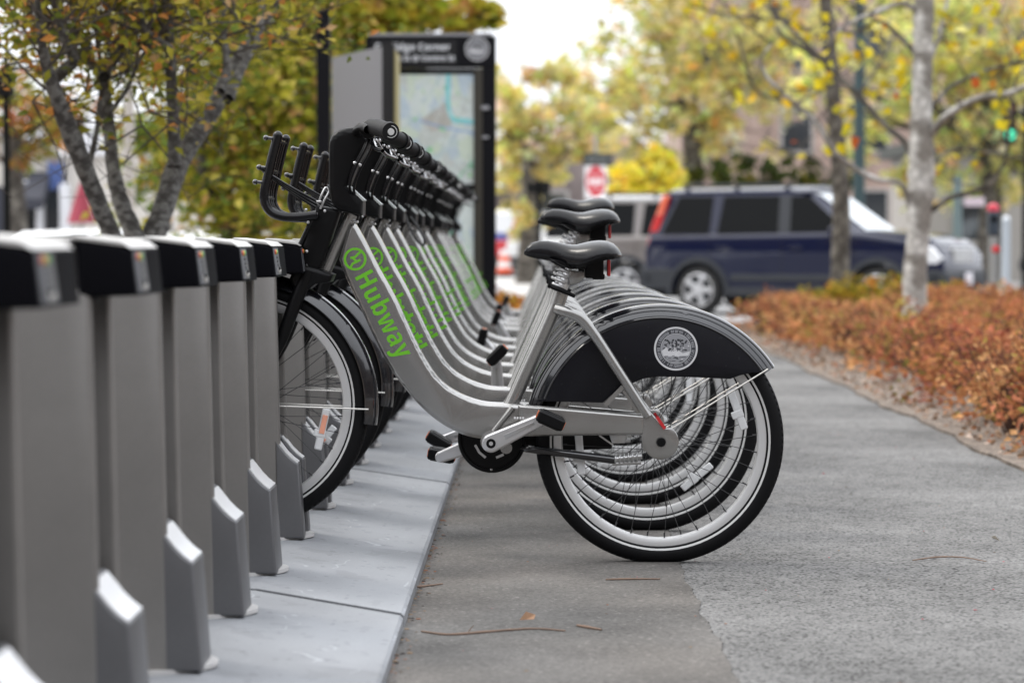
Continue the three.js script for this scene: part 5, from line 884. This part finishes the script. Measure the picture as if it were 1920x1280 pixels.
{
  const d = 44, p = at(1612, 200, d), gm = std([0.04, 0.07, 0.075], 0.5, 0.3), t = thing('lamp_post', 'tall dark green lamp post rising behind the slender brown trunk', 'lamp post', [p.x, -0.15, -d]); part('shaft', [rod(V(0, 0, 0), V(0, 7.5, 0), 0.115, 0.09, 16)], gm, t); part('base', [rod(V(0, 0, 0), V(0, 1.0, 0), 0.26, 0.2, 16)], gm, t); part('lamp_arm', [rod(V(0, 7.3, 0), V(0, 7.6, 1.6), 0.05, 0.04, 10)], gm, t); part('lamp_shade', [box(0.28, 0.12, 0.6, 0, 7.6, 1.8, 0.04)], gm, t);
}
{
  const d = 50, p = at(1893, 253, d), t = thing('traffic_light', 'traffic light showing green among the leaves at the right edge', 'traffic light', [p.x + 0.35, -0.15, -d]); post(t, p.y + 0.9, 0.07, MS.blackMatt);
  part('housing', [box(0.30, 0.9, 0.24, -0.35, p.y + 0.40, 0, 0.03)], MS.blackMatt, t); part('mount', [box(0.3, 0.05, 0.05, -0.15, p.y + 0.6, 0), box(0.3, 0.05, 0.05, -0.15, p.y + 0.2, 0)], MS.blackMatt, t);
  for (const [k, m] of [[0.28, std([0.06, 0.01, 0.01], 0.4)], [0, std([0.07, 0.05, 0.01], 0.4)], [-0.28, std([0.05, 0.5, 0.3], 0.4, 0, { emissive: new THREE.Color(0.1, 1, 0.55), emissiveIntensity: 0.9 })]]) part(k < 0 ? 'green_lamp' : 'unlit_lamp', [rod(V(-0.35, p.y + 0.43 + k, 0.12), V(-0.35, p.y + 0.43 + k, 0.135), 0.1, 0.1, 20)], m, t);
}
{
  const d = 30, p = at(242, 300, d), t = thing('beige_pole', 'smooth beige pole standing between the middle and left tree stems', 'pole', [p.x, -0.15, -d]); const bm = std([0.42, 0.38, 0.34], 0.6); part('shaft', [rod(V(0, 0, 0), V(0, 5.5, 0), 0.075, 0.06, 16)], bm, t); part('base', [rod(V(0, 0, 0), V(0, 0.35, 0), 0.13, 0.1, 16)], bm, t); part('cap', [new THREE.SphereGeometry(0.062, 14, 8, 0, 6.3, 0, 1.57).translate(0, 5.5, 0)], bm, t);
}
{
  const d = 20, p = at(10, 150, d), t = thing('lamp_bracket', 'black lamp post with a square bracket cut by the left edge', 'lamp post', [p.x, 0, -d]); const h = at(10, 120, d).y; part('shaft', [rod(V(0, 0, 0), V(0, h + 0.05, 0), 0.03, 0.028, 12)], MS.blackMatt, t); part('arm', [box(0.24, 0.026, 0.03, 0.1, at(10, 128, d).y, 0)], MS.blackMatt, t); part('lantern', [box(0.12, 0.22, 0.12, 0.0, h - 0.16, 0, 0.01)], MS.blackMatt, t); part('base', [rod(V(0, 0, 0), V(0, 0.5, 0), 0.07, 0.05, 16)], MS.blackMatt, t);
}
// ---------------------------------------------------------------- buildings
const brickTex = (a, b, s) => texture(256, 256, (u, v) => { const n = fbm(u, v, 6, 4, s), q = fbm(u, v, 40, 2, s + 3), k = 0.85 + 0.5 * (n - 0.5) + 0.25 * (q - 0.5); return a.map((x, i) => (x + (b[i] - x) * q) * k); }, 6);
const MBd = { brown: std(1, 0.95, 0, { map: brickTex([0.20, 0.165, 0.155], [0.28, 0.23, 0.22], 5) }), pink: std(1, 0.95, 0, { map: brickTex([0.44, 0.31, 0.26], [0.5, 0.38, 0.32], 15) }), pale: std([0.66, 0.67, 0.70], 0.8), dark: std([0.03, 0.032, 0.045], 0.7), brick: std(1, 0.95, 0, { map: brickTex([0.12, 0.09, 0.075], [0.16, 0.12, 0.10], 25) }), glass: phys([0.03, 0.035, 0.04], 0.08, 0, { clearcoat: 1 }), blue: std([0.06, 0.10, 0.26], 0.7), red: std([0.30, 0.035, 0.06], 0.7), cream: std([0.55, 0.52, 0.48], 0.8), stone: std([0.36, 0.34, 0.32], 0.9) };
const uvBox = (w, h, d, x, y, z) => { const g = new THREE.BoxGeometry(w, h, d), u = g.attributes.uv, n = g.attributes.normal; for (let i = 0; i < u.count; i++) u.setXY(i, u.getX(i) * (Math.abs(n.getX(i)) > 0.5 ? d : w), u.getY(i) * (Math.abs(n.getY(i)) > 0.5 ? d : h)); return g.translate(x, y, z); };
const windows = (t, xs, ys, w, h, z, mat = MBd.glass) => { for (const x of xs) for (const y of ys) { const f = part('window', [box(w + 0.3, 0.12, 0.14, x, y - h / 2 - 0.06, z), box(0.12, h, 0.1, x - w / 2 - 0.06, y, z), box(0.12, h, 0.1, x + w / 2 + 0.06, y, z), box(w + 0.24, 0.12, 0.1, x, y + h / 2 + 0.06, z)], MBd.stone, t); part('pane', [box(w, h, 0.04, x, y, z)], mat, f); } };
{
  const d = 86, c = at(1120, 300, d), t = thing('gabled_house', 'large brown gabled house blurred behind the no entry sign', 'house', [c.x, -0.15, -d - 5]);
  const pk = at(1128, 205, d).y + 0.15, e = pk - 3.4; const w = 3.9;
  part('wall', [uvBox(2 * w, e, 9, 0, e / 2, 0)], MBd.brown, t); part('gable', [slab([[-w, e], [w, e], [0, pk - 0.1]], 8.9, 0)], MBd.brown, t);
  part('roof', [box(Math.hypot(w, pk - e) + 0.5, 0.2, 9.6, 0, 0, 0).rotateZ(Math.atan2(pk - e, w)).translate(-w / 2 - 0.15, (e + pk) / 2, 0), box(Math.hypot(w, pk - e) + 0.5, 0.2, 9.6, 0, 0, 0).rotateZ(-Math.atan2(pk - e, w)).translate(w / 2 + 0.15, (e + pk) / 2, 0)], std([0.15, 0.135, 0.135], 0.9), t);
  windows(t, [-1.6, 1.6], [2.0], 1.0, 1.5, 4.53);
}
{
  const d = 95, c = at(1590, 200, d), t = thing('pink_block', 'pinkish brick apartment block behind the trees at right', 'apartment block', [c.x, -0.15, -d - 6]);
  part('wall', [uvBox(15, 14, 12, 1, 7, 0)], MBd.pink, t); part('roof', [box(15.6, 0.4, 12.6, 1, 14.2, 0)], MBd.stone, t); windows(t, [-5, -2, 1, 4, 7], [2.2, 5.4, 8.6, 11.8], 1.1, 1.6, 6.05);
}
{
  const d = 62, a = at(1900, 420, d), t = thing('low_building', 'low grey building behind the parking meter at the right edge', 'building', [a.x + 2.2, -0.15, -d - 3]); part('wall', [uvBox(9, 3.3, 5, 0, 1.65, 0)], MBd.stone, t); part('roof', [box(9.6, 0.3, 5.6, 0, 3.45, 0)], std([0.06, 0.065, 0.06], 0.9), t); windows(t, [-3, -1, 1, 3], [1.7], 1.1, 1.3, 2.53); part('door', [box(0.9, 2.1, 0.08, 4.0, 1.05, 2.52)], MBd.dark, t);
}
{
  const d = 48, X = (px) => at(px, 400, d).x, Y = (py) => at(100, py, d).y + 0.15, c = X(100), t = thing('shop', 'shopfront with white pillars and dark blue awning at the left edge', 'shop', [c, -0.15, -d - 4]);
  const x = (px) => X(px) - c, z = 4.06;
  part('wall', [uvBox(9, Y(250), 8, -1.2, Y(250) / 2, 0)], MBd.cream, t); part('cornice', [box(9.2, 0.3, 8.3, -1.2, Y(250), 0)], MBd.pale, t);
  part('sign_band', [box(x(205) - x(20), 0.42, 0.2, (x(205) + x(20)) / 2, Y(272), z)], MBd.pale, t);
  part('awning', [slab([[0, 0], [0.9, -0.55], [0.9, -0.75], [0, -0.35]], x(96) - x(30), 0).rotateY(-Math.PI / 2).translate((x(30) + x(96)) / 2, Y(322), z)], MBd.dark, t); part('blue_banner', [box(x(120) - x(92), 0.55, 0.1, (x(92) + x(120)) / 2, Y(330), z + 0.05)], MBd.blue, t);
  part('hanging_sign', [box(x(60) - x(14), 0.17, 0.12, (x(14) + x(60)) / 2, Y(347), z + 0.3, 0.05)], MBd.pale, t);
  for (const [a, b] of [[20, 40], [72, 84], [116, 134]]) part('pillar', [box(x(b) - x(a), Y(345), 0.3, (x(a) + x(b)) / 2, Y(345) / 2, z + 0.12, 0.03)], MBd.pale, t);
  for (const [a, b] of [[42, 71], [86, 115], [-40, 18]]) { const f = part('shop_window', [box(x(b) - x(a), 0.3, 0.1, (x(a) + x(b)) / 2, 0.15, z)], MBd.dark, t); part('pane', [box(x(b) - x(a), Y(350) - 0.3, 0.05, (x(a) + x(b)) / 2, (Y(350) + 0.3) / 2, z)], MBd.glass, f); }
  part('door', [box(0.9, 2.1, 0.08, x(-20), 1.05, z + 0.03)], MBd.dark, t);
}
{
  const d = 40, p = at(152, 375, d), t = thing('red_umbrella', 'folded dark red umbrella partly behind the left tree stem', 'umbrella', [p.x, -0.15, -d]); const y = p.y + 0.15; part('canopy', [new THREE.ConeGeometry(0.24, 0.75, 10, 3, true).translate(0, y, 0).rotateZ(0)], MBd.red, t); part('pole', [rod(V(0, 0, 0), V(0, y + 0.5, 0), 0.025, 0.025, 10)], signGrey, t); part('foot', [rod(V(0, 0, 0), V(0, 0.1, 0), 0.25, 0.22, 18)], MBd.dark, t);
}
{
  // pale house behind the left trees
  const d = 60, c = at(235, 330, d), t = thing('white_house', 'white building glimpsed between the left tree stems', 'building', [c.x, -0.15, -d - 4]); const h = at(235, 262, d).y + 0.15; part('wall', [uvBox(2.6, h, 7, 0, h / 2, 0)], MBd.pale, t); part('roof', [box(3.0, 0.25, 7.5, 0, h + 0.1, 0)], MBd.stone, t); windows(t, [-0.6, 0.6], [1.3, 2.9], 0.6, 0.9, 3.53); part('door', [box(0.7, 1.9, 0.06, 0, 0.95, 3.53)], MBd.dark, t);
}
// unseen brick rows, added to darken what the glossy black bikes and car doors mirror
function addedRow(label, x, z, turn, len, h) {
  const t = thing('added_brick_row', label, 'building', [x, -0.15, z], turn); part('wall', [uvBox(len, h, 8, 0, h / 2, -4)], MBd.brick, t); part('roof', [box(len + 1, 0.4, 9, 0, h + 0.1, -4)], MBd.stone, t); const xs = []; for (let k = -len / 2 + 4; k < len / 2 - 2; k += 6) xs.push(k); windows(t, xs, [2, 5.2, 8.4].filter((y) => y < h - 1.2), 1.6, 1.9, 0.06);
}
addedRow('added unseen brick building behind the camera, there to darken reflections', 2, 17, Math.PI, 60, 11);
addedRow('added unseen brick building far left, there to darken reflections and low sky', -36, -5, Math.PI / 2, 78, 10);
addedRow('added unseen brick building far right, there to darken reflections and low sky', 38, -8, -Math.PI / 2, 66, 10);
const renderer = new THREE.WebGLRenderer({ antialias: true });
renderer.setSize(1024, 682);
renderer.shadowMap.enabled = true; renderer.shadowMap.type = THREE.PCFSoftShadowMap;
renderer.toneMapping = THREE.LinearToneMapping; renderer.toneMappingExposure = EXPOSURE;
renderer.render(scene, camera);
